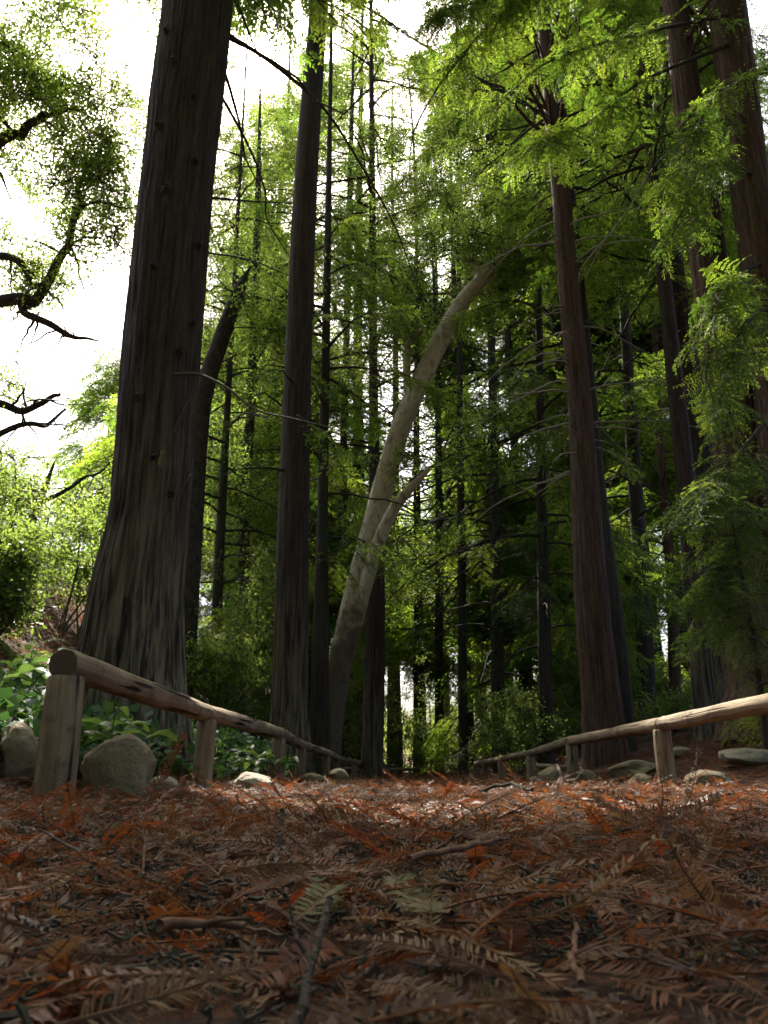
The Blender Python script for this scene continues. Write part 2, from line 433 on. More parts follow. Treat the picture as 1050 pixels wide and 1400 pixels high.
# --- sprays --------------------------------------------------------
def diamond(mb, base, d, side, L, Wd, mat=0):
    """one leaf per row: base (n,3), direction d, side vector, length L, width Wd"""
    n = len(base); L = np.broadcast_to(L, (n,))[:, None]; Wd = np.broadcast_to(Wd, (n,))[:, None]
    v = np.stack([base, base + d * L * 0.45 + side * Wd * 0.5, base + d * L, base + d * L * 0.45 - side * Wd * 0.5], 1)
    i = np.arange(n)[:, None] * 4
    mb.add(v.reshape(-1, 3), [np.concatenate([i, i + 1, i + 2, i + 3], 1)], mat)

def norm(a):
    return a / (np.linalg.norm(a, axis=-1)[..., None] + 1e-9)

def bough_mesh(seed, nside=13, npair=9, leafL=0.07, leafW=0.021, spread=0.42):
    """a flat drooping redwood bough about 1 m long, x outward"""
    r = np.random.default_rng(seed); mb = MB()
    t = np.linspace(0, 1, 8); main = np.stack([t, 0.06 * np.sin(t * 4 + seed), -0.16 * t ** 2], -1)
    mb.tube(main, 0.011 * (1 - 0.8 * t), 3, 1, False)
    def branch(p0, d, L, droop):
        s = np.linspace(0, 1, 5)
        c = p0 + d * (s * L)[:, None] + np.array([0, 0, -1.0]) * (droop * L * s ** 2)[:, None]
        mb.tube(c, 0.004 * (1 - 0.7 * s), 3, 1, False)
        q = np.repeat(np.linspace(0.12, 1, npair), 2)
        P = np.stack([np.interp(q, s, c[:, k]) for k in range(3)], -1)
        sg = np.tile([1, -1], npair)
        nrm = norm(np.cross(d, np.array([0, 0, 1.0]))[None])[0]
        dirs = norm(d * 0.75 + nrm * sg[:, None] * 0.9 + r.normal(0, 0.16, (2 * npair, 3)) + np.array([0, 0, -0.12]))
        side = norm(np.cross(dirs, np.array([0, 0, 1.0]) + r.normal(0, 0.35, (2 * npair, 3))))
        k = (1.05 - 0.45 * q) * (0.8 + 0.4 * r.random(2 * npair))
        keep = r.random(2 * npair) > 0.06
        diamond(mb, P[keep], dirs[keep], side[keep], (leafL * k)[keep], leafW)
    for i in range(nside):
        f = 0.10 + 0.85 * i / (nside - 1); sg = 1 if i % 2 else -1
        p = np.array([np.interp(f, t, main[:, k]) for k in range(3)])
        a = math.radians(r.uniform(45, 68)) * sg
        d = norm(np.array([math.cos(a), math.sin(a), r.uniform(-0.4, 0.12)])[None])[0]
        branch(p, d, spread * (1.15 - 0.75 * f) * r.uniform(0.75, 1.2), r.uniform(0.15, 0.6))
    branch(main[-3], norm((main[-1] - main[-3])[None])[0], 0.34, 0.2)
    return mb

def clump_mesh(seed, n=90, R=0.42, leafL=0.085, leafW=0.042, flat=0.7):
    """a loose clump of broad leaves on a few twigs"""
    r = np.random.default_rng(seed); mb = MB()
    tips = norm(r.normal(0, 1, (9, 3))) * R * r.uniform(0.5, 1, (9, 1)); tips[:, 2] *= flat
    for q in tips:
        mb.tube(np.stack([np.zeros(3), q * 0.5 + r.normal(0, 0.03, 3), q]), [0.007, 0.005, 0.002], 3, 1, False)
    k = r.integers(0, 9, n); f = r.uniform(0.35, 1.1, n)[:, None]
    P = tips[k] * f + r.normal(0, 0.065, (n, 3))
    d = norm(norm(tips[k]) * 0.6 + r.normal(0, 0.6, (n, 3)) + np.array([0, 0, -0.25]))
    s = norm(np.cross(d, np.array([0, 0, 1.0]) + r.normal(0, 0.55, (n, 3))))
    diamond(mb, P, d, s, leafL * r.uniform(0.6, 1.25, n), leafW * r.uniform(0.7, 1.2, n))
    return mb

def needle_spray(seed, n=15, L=0.30, nl=0.022):
    """a fine green redwood twig seen close: paired flat needles on forked twigs"""
    r = np.random.default_rng(seed); mb = MB()
    def twig(p0, d, ln, cnt):
        s = np.linspace(0, 1, 6); c = p0 + d * (s * ln)[:, None] + np.array([0, 0, -0.35]) * (ln * s ** 2)[:, None]
        mb.tube(c, 0.0022 * (1 - 0.6 * s), 3, 1, False)
        q = np.repeat(np.linspace(0.08, 1, cnt), 2); sg = np.tile([1, -1], cnt)
        P = np.stack([np.interp(q, s, c[:, k]) for k in range(3)], -1)
        nrm = norm(np.cross(d, np.array([0, 0, 1.0]))[None])[0]
        dirs = norm(d * 0.6 + nrm * sg[:, None] + r.normal(0, 0.1, (2 * cnt, 3)))
        side = norm(np.cross(dirs, np.array([0, 0, 1.0]) + r.normal(0, 0.2, (2 * cnt, 3))))
        diamond(mb, P, dirs, side, nl * (0.45 + 0.75 * np.sin(PI * np.clip(q * 0.85 + 0.1, 0, 1))), 0.0048)
    twig(np.zeros(3), np.array([1.0, 0, 0]), L, n)
    for i in range(6):
        f = 0.15 + 0.13 * i; a = math.radians(r.uniform(38, 55)) * (1 if i % 2 else -1)
        twig(np.array([L * f, 0, -0.35 * L * f * f]), norm(np.array([[math.cos(a), math.sin(a), -0.15]]))[0], L * (0.62 - 0.05 * i) * r.uniform(0.8, 1.1), n - 4)
    return mb

def dry_frond(seed, L=0.15, pairs=22, detail=2, curl=0.5, gap=0.08):
    """a fallen dry redwood frond: brown twig with two ranks of flat curled needles"""
    r = np.random.default_rng(seed); mb = MB()
    s = np.linspace(0, 1, 8)
    bend = r.normal(0, 0.25); cz = r.normal(0, 0.1)
    c = np.stack([s * L, bend * L * s ** 2, cz * L * np.sin(PI * s) + 0.002], -1)
    mb.tube(c, 0.0011 * (1.15 - 0.7 * s), 4 if detail > 1 else 3, 1, False)
    q = np.repeat(np.linspace(0.1, 1.0, pairs), 2); sg = np.tile([1, -1], pairs).astype(float)
    q = np.clip(q + r.normal(0, 0.006, len(q)), 0, 1)
    keep = r.random(len(q)) > gap
    q, sg = q[keep], sg[keep]; n = len(q)
    P = np.stack([np.interp(q, s, c[:, k]) for k in range(3)], -1)
    T = norm(np.stack([np.ones(n), 2 * bend * q, cz * PI * np.cos(PI * q)], -1))
    S = norm(np.cross(np.array([0, 0, 1.0]), T)); U = np.cross(T, S)
    nl = 0.0155 * (0.4 + 0.7 * np.sin(PI * np.clip(0.12 + 0.8 * q, 0, 1))) * r.uniform(0.8, 1.1, n)
    lift = r.normal(0.15 * curl, 0.13, n) + 0.25 * np.sin(q * 9 + seed)
    sw = r.normal(0.72, 0.07, n) + 0.2 * np.sin(q * 5 + seed)
    d = norm(T * sw[:, None] + S * sg[:, None] + U * lift[:, None])
    tw = norm(np.cross(d, U + 0.2 * r.normal(0, 1, (n, 3)) + T * r.normal(0, 0.5)))
    w = (0.0025 if detail > 1 else 0.0034) * r.uniform(0.8, 1.15, n)
    if detail > 1:
        mid = P + d * (nl * 0.55)[:, None] + U * (0.0012 * r.normal(0, 1, n))[:, None]
        d2 = norm(d + T * 0.25 - U * (curl * r.uniform(0, 0.9, n))[:, None])
        tip = mid + d2 * (nl * 0.45)[:, None]
        v = np.stack([P - tw * (w * 0.25)[:, None], P + tw * (w * 0.25)[:, None], mid + tw * (w * 0.5)[:, None], mid - tw * (w * 0.5)[:, None], tip], 1)
        i = np.arange(n)[:, None] * 5
        mb.add(v.reshape(-1, 3), [np.concatenate([i, i + 1, i + 2, i + 3], 1), np.concatenate([i + 3, i + 2, i + 4], 1)], 0)
    else:
        v = np.stack([P - tw * (w * 0.5)[:, None], P + tw * (w * 0.5)[:, None], P + d * nl[:, None]], 1)
        i = np.arange(n)[:, None] * 3
        mb.add(v.reshape(-1, 3), [np.concatenate([i, i + 1, i + 2], 1)], 0)
    return mb

NM = [M['needle'], M['twig']]
BOUGH = [src('bough_source', bough_mesh(i).mesh('bough', NM, False)) for i in range(5)]
FARB = [src('far_bough_source', bough_mesh(40 + i, 11, 7, 0.11, 0.034, 0.5).mesh('far_bough', NM, False)) for i in range(4)]
SPRAY = [src('spray_source', needle_spray(70 + i).mesh('spray', NM, False)) for i in range(4)]
OAKC = [src('oak_source', clump_mesh(20 + i, 110, 0.5, 0.06, 0.032).mesh('oak_clump', [M['oak'], M['bark_oak']], False)) for i in range(4)]
SHRUBC = [src('shrub_source', clump_mesh(30 + i, 80, 0.30, 0.075, 0.036).mesh('shrub_clump', [M['shrub'], M['twig']], False)) for i in range(4)]
IVYC = [src('ivy_source', clump_mesh(50 + i, 26, 0.16, 0.075, 0.06, 0.5).mesh('ivy_clump', [M['ivy'], M['twig']], False)) for i in range(4)]
G_BOUGH = scatter_group('scatter_boughs', BOUGH)
G_FAR = scatter_group('scatter_far_boughs', FARB)
G_SPRAY = scatter_group('scatter_sprays', SPRAY)
G_OAK = scatter_group('scatter_oak', OAKC)
G_SHRUB = scatter_group('scatter_shrub', SHRUBC)
G_IVY = scatter_group('scatter_ivy', IVYC)

# ------------------------------------------------------------------ where boughs are cut away to let the sun through
def sun_patch(x, y):
    """True where the canopy is cut away so a sunfleck reaches the floor"""
    n = vnoise(np.stack([x * 1.5, y * 1.1, 0 * x + 3], -1), 21)
    n2 = vnoise(np.stack([x * 0.55, y * 0.5, 0 * x + 9], -1), 33)
    near = (y > 1.8) & (y < 4.8) & (x > -1.3 + 0.0 * y) & (x < 3.2)
    strip = (y > 1.45) & (y < 2.6) & (x > 0.05) & (x < 2.2)
    far = (y >= 4.6) & (y < 13) & (x > -1.5) & (x < 5)
    left = (x < -2.4) & (x > -9) & (y > 5) & (y < 16)
    return (near & (n > 0.33)) | (strip & (n > 0.22)) | (far & (n2 > 0.58)) | (left & (n2 > 0.56))

SU = norm(np.cross(SDIR, np.array([0, 0, 1.0]))[None])[0]
SV = np.cross(SU, SDIR)
SUNLIT = [(at(a, b, Y), q) for a, b, Y, q in [(980, 300, 8, 0.8), (1000, 450, 7.8, 0.8), (985, 650, 7.4, 0.8), (1020, 880, 7.2, 0.8), (1040, 560, 8, 0.7), (820, 100, 8, 0.9), (700, 130, 7.4, 0.8), (900, 150, 8.2, 0.8),
          (430, 575, 5.7, 0.35), (130, 800, 6.4, 0.5), (160, 600, 6.4, 0.5), (300, 900, 14, 0.8), (345, 820, 15.5, 0.8), (470, 850, 20, 0.8), (545, 930, 24, 0.9), (650, 560, 16, 1.0),
          (40, 700, 12, 1.2), (90, 760, 12, 1.2), (20, 620, 14, 1.4), (120, 660, 14, 1.3), (60, 820, 9, 1.0), (30, 860, 7, 0.7), (600, 850, 30, 2.5), (700, 850, 34, 2.5), (860, 850, 32, 2.5), (780, 700, 34, 2.5), (640, 700, 30, 2), (560, 640, 28, 2), (900, 700, 30, 2), (690, 450, 18, 1.5), (840, 560, 20, 1.5),
          (740, 440, 12, 0.8), (705, 520, 11.5, 0.7), (830, 480, 12, 0.6), (490, 760, 16, 0.6), (540, 600, 16, 0.6), (465, 900, 16, 0.5), (600, 470, 16, 0.6), (690, 950, 20.5, 1.1), (655, 800, 20.5, 1.2), (600, 900, 22, 1.2), (740, 720, 16.5, 1.0), (560, 850, 22, 1.2), (620, 700, 20, 1.3), (720, 850, 17, 1.0), (800, 640, 18, 1.2), (870, 700, 18, 1.2), (280, 850, 17, 0.7), (310, 760, 17, 0.7), (430, 800, 20, 0.7), (560, 1000, 24, 1.2), (660, 1020, 23, 1.2), (590, 480, 20, 1.4), (720, 560, 17, 1.0),
          (900, 900, 22, 1.8), (720, 960, 17, 1.0), (130, 560, 15, 1.5), (920, 500, 18, 1.0), (860, 330, 18, 1.2)]]
_r = np.random.default_rng(2024)
SUNLIT += [(at(_r.uniform(500, 960), _r.uniform(430, 1000), _r.uniform(15, 26)), _r.uniform(0.6, 0.95)) for _ in range(24)]
def open_to_sun(P, lanes_only=False):
    k = P[:, 2] / SDIR[2]
    g = P - SDIR * k[:, None]
    a = np.stack([P @ SU, P @ SV, 0 * k], -1)
    gap = fbm(a * 0.85, 2, 44) > np.where(P[:, 1] > 17, 0.52, 0.49)     # columns cut through the crowns along the sun direction ...
    far = np.clip(P[:, 1], 0, 40)
    stop = -5 + (16 + 0.7 * far) * np.clip((vnoise(a * 0.6 + 50, 45) - 0.2) / 0.6, 0, 1)   # ... which reach down to different heights
    thin = (P[:, 2] > 1.3 * np.clip(P[:, 1], 0, 60) + 3) & (P[:, 1] > 3) & (fbm(P * 0.5, 2, 46) > 0.36)    # tops out of view are thinned to let in more sun
    shade = (g[:, 1] > -4) & (g[:, 1] < 1.4) & (np.abs(g[:, 0]) < 3.5)
    patch = sun_patch(g[:, 0], g[:, 1])
    near_g = g[:, 1] < 5
    for ox, oy in ((0.6, 0), (-0.6, 0), (0, 0.6), (0, -0.6), (0.4, 0.4), (-0.4, -0.4), (0.4, -0.4), (-0.4, 0.4)): patch |= sun_patch(g[:, 0] + ox, g[:, 1] + oy) & near_g
    patch &= (P[:, 2] > gz(P[:, 0], P[:, 1]) + 3)
    out = patch | (((gap & (P[:, 2] > stop)) | thin) & ~shade)
    if lanes_only: out = patch.copy()
    for T, q in SUNLIT:                                      # boughs cut away sunward so the chosen sprays catch the sun
        w = P - T; t = w @ SDIR
        out |= (t > q * 0.9) & (t < 32) & (np.linalg.norm(w - t[:, None] * SDIR, axis=1) < q)
    return out

# ------------------------------------------------------------------ ground
def build_ground():
    ys = np.concatenate([np.linspace(-30, -1, 20), np.linspace(-0.9, 0.2, 8), np.linspace(0.23, 3, 130), np.geomspace(3.05, 30, 150), np.geomspace(31, 160, 40)])
    xs = np.concatenate([-np.geomspace(4, 140, 40)[::-1], np.linspace(-3.9, 4.9, 190), np.geomspace(5, 140, 40)])
    X, Y = np.meshgrid(xs, ys)
    v = np.stack([X, Y, gz(X, Y)], -1).reshape(-1, 3)
    nx = len(xs); i = (np.arange(len(ys) - 1)[:, None] * nx + np.arange(nx - 1)[None]).ravel()
    mb = MB(); mb.add(v, [np.stack([i, i + 1, i + nx + 1, i + nx], 1)])
    o = obj('ground', mb.mesh('ground', M['ground']))
    o['kind'] = 'structure'
build_ground()

# ------------------------------------------------------------------ trunks
def trunk_geo(pts, rad, nseg, nring, amp, seed, freq=5.0, zf=0.5):
    """bark-ridged trunk through pts with radii rad"""
    C = smooth_line(np.concatenate([np.asarray(pts, float), np.asarray(rad, float)[:, None]], 1), nring)
    P, R = C[:, :3], np.maximum(C[:, 3], 0.01)
    t = norm(np.gradient(P, axis=0))
    U = norm(np.cross(np.array([0, 1.0, 0]), t)); V = np.cross(t, U)
    ang = np.arange(nseg) * 2 * PI / nseg
    A, Z = np.meshgrid(ang, P[:, 2]); RR = np.broadcast_to(R[:, None], A.shape)
    q = np.stack([np.cos(A) * freq, np.sin(A) * freq, Z * zf], -1).reshape(-1, 3)
    n = fbm(q, 3, seed).reshape(A.shape)
    q2 = np.stack([np.cos(A) * freq * 3.2, np.sin(A) * freq * 3.2, Z * zf * 3.0], -1).reshape(-1, 3)
    ridge = np.clip(1.15 - np.abs(2 * vnoise(q2, seed + 7).reshape(A.shape) - 1) * 1.5, 0, 1) ** 0.6
    q3 = np.stack([np.cos(A) * freq * 6.5, np.sin(A) * freq * 6.5, Z * zf * 6], -1).reshape(-1, 3)
    ridge = ridge * 0.75 + 0.5 * (vnoise(q3, seed + 9).reshape(A.shape) - 0.25)
    lo = vnoise(np.stack([np.cos(A) * 1.1, np.sin(A) * 1.1, Z * 0.12], -1).reshape(-1, 3), seed + 3).reshape(A.shape)
    r = RR * (1 + amp * ((n - 0.5) * 1.1 + (ridge - 0.5) * 0.8) + 0.10 * (lo - 0.5))
    v = P[:, None] + r[..., None] * (np.cos(A)[..., None] * U[:, None] + np.sin(A)[..., None] * V[:, None])
    i = np.arange(nring - 1)[:, None] * nseg; j = np.arange(nseg)[None]; j2 = (j + 1) % nseg
    f = np.stack([i + j, i + j2, i + nseg + j2, i + nseg + j], -1).reshape(-1, 4)
    mb = MB(); mb.add(v.reshape(-1, 3), [f, (np.arange(nseg) + (nring - 1) * nseg)[None]])
    return mb, C

def trunk_from_px(spec, Y, extend=None, flare=1.35):
    """spec: (px, py, width px) from the foot up -> points, radii; extend to a height in metres"""
    P = [at(a, b, Y) for a, b, _ in spec]
    R = [w * depth(p) / FPX / 2 for p, (_, _, w) in zip(P, spec)]
    d = (P[1] - P[0]) / max(0.2, P[1][2] - P[0][2])
    g = gz1(P[0][0], Y)
    if P[0][2] > g + 0.15:
        foot = P[0] - d * (P[0][2] - g + 0.12)
        if P[0][2] - g > 0.5:
            mid = P[0] - d * (P[0][2] - g - 0.25)
            P = [foot, mid] + P; R = [R[0] * flare * 1.05, R[0] * (1 + (flare - 1) * 0.55)] + R
        else:
            P = [foot] + P; R = [R[0] * flare] + R
    else:
        P[0] = np.array([P[0][0], Y, g - 0.12])
    if extend and extend > P[-1][2] + 0.5:
        d = (P[-1] - P[-3]) / max(0.3, P[-1][2] - P[-3][2])
        n = 3; z0 = P[-1][2]; r0 = R[-1]; b = P[-1]
        for i in range(1, n + 1):
            z = z0 + (extend - z0) * i / n
            P.append(b + d * (z - z0) * 0.9); R.append(max(0.025, r0 * (1 - 0.88 * i / n)))
    return np.array(P), np.array(R)

def crown_points(C, h0, h1, rmax, nlimb, seed, droop=0.25, step=0.34, side=0.8, shape=0.7, arc=None, size=(0.9, 1.5), minr=0.5):
    """limbs round a trunk (sampled line C) with boughs hung along them"""
    r = np.random.default_rng(seed)
    limbs, P, D, U, S = [], [], [], [], []
    for i in range(nlimb):
        f = (i + r.random()) / nlimb
        h = h0 + (h1 - h0) * f
        c = np.array([np.interp(h, C[:, 2], C[:, k]) for k in range(3)])
        a = r.uniform(0, 2 * PI) if arc is None else r.uniform(*arc)
        L = max(minr, rmax * (1 - f) ** shape * r.uniform(0.55, 1.1) * min(1, 0.45 + f * 5))
        up = r.uniform(-0.1, 0.35)
        d = np.array([math.cos(a), math.sin(a), 0])
        s = np.linspace(0, 1, 7)
        line = c + d * (s * L)[:, None] + np.array([0, 0, 1.0]) * (L * (up * s - (droop + 0.25 * up) * s ** 2))[:, None] + r.normal(0, 0.02 * L, (7, 3)) * s[:, None]
        limbs.append((line, 0.012 + 0.011 * L))
        n = max(2, int(L / step))
        for q in np.linspace(0.22, 1, n):
            for _ in range(2):
                p = np.array([np.interp(q, s, line[:, k]) for k in range(3)]) + r.normal(0, 0.06, 3)
                b = a + r.normal(0, side) * (1.0 if q < 0.9 else 0.4)
                P.append(p); D.append([math.cos(b), math.sin(b), r.normal(-0.28, 0.22) - droop * 0.5])
                U.append([r.normal(0, 0.3), r.normal(0, 0.3), 1]); S.append(r.uniform(*size) * (0.75 + 0.4 * (1 - q)))
    return limbs, np.array(P), np.array(D), np.array(U), np.array(S)

def add_crown(t, base, pts, group, nvar, carve=True, name='crown', mats=None):
    limbs, P, D, U, S = pts
    if carve:
        e = norm(D) * (S * 0.6)[:, None]
        m = ~in_patch(P) if carve == 'patch' else ~(open_to_sun(P, carve == 'lanes') | open_to_sun(P + e, carve == 'lanes') | in_patch(P + 1.8 * e))
        P, D, U, S = P[m], D[m], U[m], S[m]
    rot = frames(D, U)
    o = scatter(name, P, rot, S, RNG.integers(0, nvar, len(P)), group, t, base, mats or NM)
    return o

def in_patch(P):
    k = P[:, 2] / SDIR[2]; g = P - SDIR * k[:, None]
    return sun_patch(g[:, 0], g[:, 1]) & (g[:, 1] < 6)

def add_limbs(t, base, limbs, mat, name='branchwork', n=5, world=True):
    mb = MB()
    for line, r in limbs:
        if world and in_patch(line).mean() > 0.3: continue
        mb.tube(line - np.asarray(base), r * np.linspace(1, 0.25, len(line)), n, 0, False)
    o = obj(name, mb.mesh(name, mat), t); o['kind'] = 'stuff'
    return o

def redwood(name, label, cat, spec, Y, mat, height, crown=None, far=False, detail=1, amp=0.06, group=None, flare=1.35):
    P, R = trunk_from_px(spec, Y, height, flare)
    base = P[0].copy(); base[2] += 0.1
    t = thing(name, base, label, cat, group)
    nseg = {2: 280, 1: 110, 0: 36}[detail]; nring = {2: 340, 1: 150, 0: 50}[detail]
    # sample the rings denser near the ground
    mb, C = trunk_geo(P - base, R, nseg, nring, amp, rnd.randrange(999))
    obj('trunk', mb.mesh('trunk', mat), t)
    C = C.copy(); C[:, :3] += base
    if crown:
        for kw in (crown if isinstance(crown, list) else [crown]):
            pts = crown_points(C, seed=rnd.randrange(9999), **kw)
            add_crown(t, base, pts, G_FAR if far else G_BOUGH, 4 if far else 5)
            add_limbs(t, base, pts[0], mat)
    return t, base, C

# the great redwood beside the near end of the left fence
T1, B1, C1 = redwood('redwood_tree', 'massive grey-barked redwood trunk behind the near left log fence', 'tree',
    [(177, 945, 146), (179, 900, 138), (188, 800, 121), (204, 700, 106), (215, 560, 102), (223, 460, 101), (244, 235, 94), (271, 0, 90)],
    6.5, M['bark_grey'], 30, [dict(h0=11.0, h1=30, rmax=4.2, nlimb=70), dict(h0=7.6, h1=11, rmax=2.6, nlimb=13, arc=(-0.9, 1.6), droop=0.4, shape=0.1, step=0.3)], detail=2, amp=0.085, flare=1.2)
r = np.random.default_rng(15)
for i in range(16):                                        # old branch knots on the bare trunk
    h = 2.2 + 0.42 * i + r.uniform(-0.1, 0.1); c = np.array([np.interp(h, C1[:, 2], C1[:, k]) for k in range(4)]); a = r.uniform(-2.5, -0.4)
    d = np.array([math.cos(a), math.sin(a), 0.25]); p = c[:3] + d * c[3] * 0.86; k = r.uniform(0.03, 0.055)
    mb = MB(); mb.tube(np.stack([p, p + d * (0.10 * c[3] + 0.03), p + d * (0.14 * c[3] + 0.05)]) - B1, [k * 1.5, k, k * 0.45], 9)
    obj('branch_stub', mb.mesh('branch_stub', M['bark_grey']), T1)
T2, B2, C2 = redwood('redwood_tree', 'straight slender redwood second from left with ridged dark bark', 'tree',
    [(396, 985, 54), (397, 930, 49), (402, 700, 42), (409, 460, 36), (419, 235, 31), (436, 0, 23)], 12, M['bark'], 32,
    [dict(h0=9.5, h1=32, rmax=3.4, nlimb=80), dict(h0=4.0, h1=9.5, rmax=1.6, nlimb=9, droop=0.3, step=0.5), dict(h0=8.5, h1=16, rmax=1.5, nlimb=22, step=0.22, shape=0.1)], detail=1, amp=0.08)
T3, B3, C3 = redwood('slim_tree', 'slim dark trunk standing just right of the second redwood', 'tree',
    [(436, 1005, 28), (439, 850, 21), (441, 700, 14), (447, 390, 10)], 15, M['bark_dark'], 25,
    dict(h0=4, h1=25, rmax=2.8, nlimb=80), amp=0.05)
T5, B5, C5 = redwood('redwood_tree', 'dark upright trunk right of the pale leaning tree', 'tree',
    [(509, 1040, 30), (513, 850, 26), (514, 740, 20), (511, 560, 13)], 19, M['bark'], 36,
    dict(h0=7, h1=36, rmax=3.8, nlimb=120), amp=0.06)
T6, B6, C6 = redwood('redwood_tree', 'thin dark trunk with low drooping foliage in centre right', 'tree',
    [(747, 1015, 21), (743, 800, 16), (739, 600, 12), (737, 450, 9)], 17, M['bark_dark'], 30,
    dict(h0=2.6, h1=30, rmax=3.2, nlimb=100, droop=0.45), amp=0.05)
T7, B7, C7 = redwood('redwood_tree', 'brown redwood with pale dead branches right of the path', 'tree',
    [(829, 1040, 66), (822, 950, 52), (808, 800, 44), (793, 560, 32), (778, 400, 28), (765, 250, 23), (757, 185, 20)], 12, M['bark_red'], 24,
    dict(h0=10, h1=24, rmax=3.8, nlimb=70), detail=1, amp=0.07)
T7b, B7b, C7b = redwood('redwood_tree', 'shadowed trunk close behind the brown redwood with dead branches', 'tree',
    [(853, 1030, 38), (846, 940, 33), (836, 830, 28), (820, 690, 21), (806, 520, 14)], 13.4, M['bark_dark'], 22,
    dict(h0=10, h1=22, rmax=3.0, nlimb=60), amp=0.06)
T8, B8, C8 = redwood('redwood_tree', 'mossy dim trunk between the brown redwood and straight right trunk', 'tree',
    [(886, 1000, 24), (876, 780, 21), (864, 600, 17), (855, 450, 13)], 18, M['bark_dark'], 25,
    dict(h0=5, h1=25, rmax=3.5, nlimb=80), amp=0.06)
T9, B9, C9 = redwood('redwood_tree', 'thinnest trunk in the gap left of the straight right trunk', 'tree',
    [(927, 1010, 17), (918, 800, 14), (908, 690, 11)], 21, M['bark_red'], 21,
    dict(h0=3, h1=21, rmax=2.8, nlimb=60), far=True, amp=0.05)
T10, B10, C10 = redwood('redwood_tree', 'straight pole-like trunk on the right bank leaning slightly inward', 'tree',
    [(963, 970, 30), (946, 740, 27), (925, 540, 22), (908, 380, 18), (895, 260, 14)], 11.5, M['bark'], 20,
    dict(h0=9.5, h1=20, rmax=3.0, nlimb=50), amp=0.05)
T11, B11, C11 = redwood('redwood_tree', 'broad dark trunk directly behind the straight right trunk', 'tree',
    [(986, 960, 52), (968, 720, 42), (946, 540, 33), (930, 430, 27)], 13.5, M['bark'], 27,
    dict(h0=8, h1=27, rmax=3.5, nlimb=70), amp=0.08)
T12, B12, C12 = redwood('redwood_tree', 'large red-barked redwood near right edge of the photo', 'tree',
    [(1062, 930, 130), (1045, 820, 105), (1020, 690, 74), (1002, 560, 60), (983, 460, 50), (953, 235, 42), (938, 120, 36)], 9, M['bark_red'], 26,
    [dict(h0=9.5, h1=26, rmax=3.4, nlimb=60), dict(h0=3.2, h1=9.5, rmax=1.2, nlimb=10, arc=(2.6, 5.2), droop=0.5)], detail=2, amp=0.09)
# its second stem
P, R = trunk_from_px([(1090, 800, 70), (1072, 640, 62), (1054, 460, 54), (1023, 235, 48), (993, 0, 46)], 8.6, 24)
mb, C12b = trunk_geo(P - B12, R, 100, 180, 0.09, 77)
obj('second_stem', mb.mesh('second_stem', M['bark_red']), T12)
C12b = C12b.copy(); C12b[:, :3] += B12
pts = crown_points(C12b, h0=6.5, h1=22, rmax=2.0, nlimb=36, seed=8181, droop=0.4)
add_crown(T12, B12, pts, G_BOUGH, 5, name='second_crown'); add_limbs(T12, B12, pts[0], M['bark_red'], 'second_branchwork')
T13, B13, C13 = redwood('redwood_tree', 'thin trunk among bright foliage between the two left redwoods', 'tree',
    [(293, 960, 16), (298, 800, 14), (306, 640, 11), (312, 540, 8)], 18, M['bark_dark'], 25,
    dict(h0=2.8, h1=25, rmax=2.8, nlimb=90, droop=0.35), amp=0.05)
T14, B14, C14 = redwood('redwood_tree', 'dark redwood with drooping skirt of foliage at path end', 'tree',
    [(682, 1045, 20), (680, 900, 17), (676, 700, 13)], 21, M['bark_dark'], 32,
    dict(h0=1.2, h1=32, rmax=3.8, nlimb=110, droop=0.5, shape=0.55), amp=0.05)
T15, B15, C15 = redwood('redwood_tree', 'shaded redwood with hanging foliage left of the path end', 'tree',
    [(634, 1040, 13), (632, 850, 11), (630, 650, 9)], 23, M['bark_dark'], 34,
    dict(h0=3.5, h1=34, rmax=3.6, nlimb=100, droop=0.5), far=True, amp=0.05)

# ------------------------------------------------------------------ pale leaning tree with two stems
P4 = [(450, 1035, 32), (455, 985, 29), (470, 880, 31), (504, 740, 29), (546, 590, 27), (590, 490, 25), (624, 425, 22), (655, 386, 19), (685, 352, 13), (700, 310, 7)]
P, R = trunk_from_px(P4, 16, None, 1.1)
b4 = P[0].copy(); b4[2] += 0.1
T4 = thing('leaning_tree', b4, 'pale smooth-barked tree leaning right across the middle', 'tree')
mb, C4 = trunk_geo(P - b4, R, 48, 150, 0.08, 3, 1.6, 1.4)
obj('trunk', mb.mesh('trunk', M['bark_pale']), T4)
def stem_px(lst, Y0, Y1):
    n = len(lst); pp = [at(a, b, Y0 + (Y1 - Y0) * i / (n - 1)) for i, (a, b, _) in enumerate(lst)]
    return np.array(pp), np.array([w * depth(p) / FPX / 2 for p, (_, _, w) in zip(pp, lst)])
for lst, Y0, Y1 in (([(476, 900, 16), (499, 805, 19), (519, 738, 18), (540, 694, 16), (562, 667, 12), (588, 640, 6)], 16, 15.2),
                    ([(560, 560, 12), (556, 500, 11), (560, 465, 9), (580, 450, 6)], 16, 15.6),
                    ([(660, 380, 13), (645, 355, 10), (622, 350, 6)], 16, 16.4)):
    pp, rr = stem_px(lst, Y0, Y1)
    mb, _ = trunk_geo(pp - b4, rr, 20, 40, 0.03, 5, 2.0, 1.0)
    obj('limb', mb.mesh('limb', M['bark_pale']), T4)

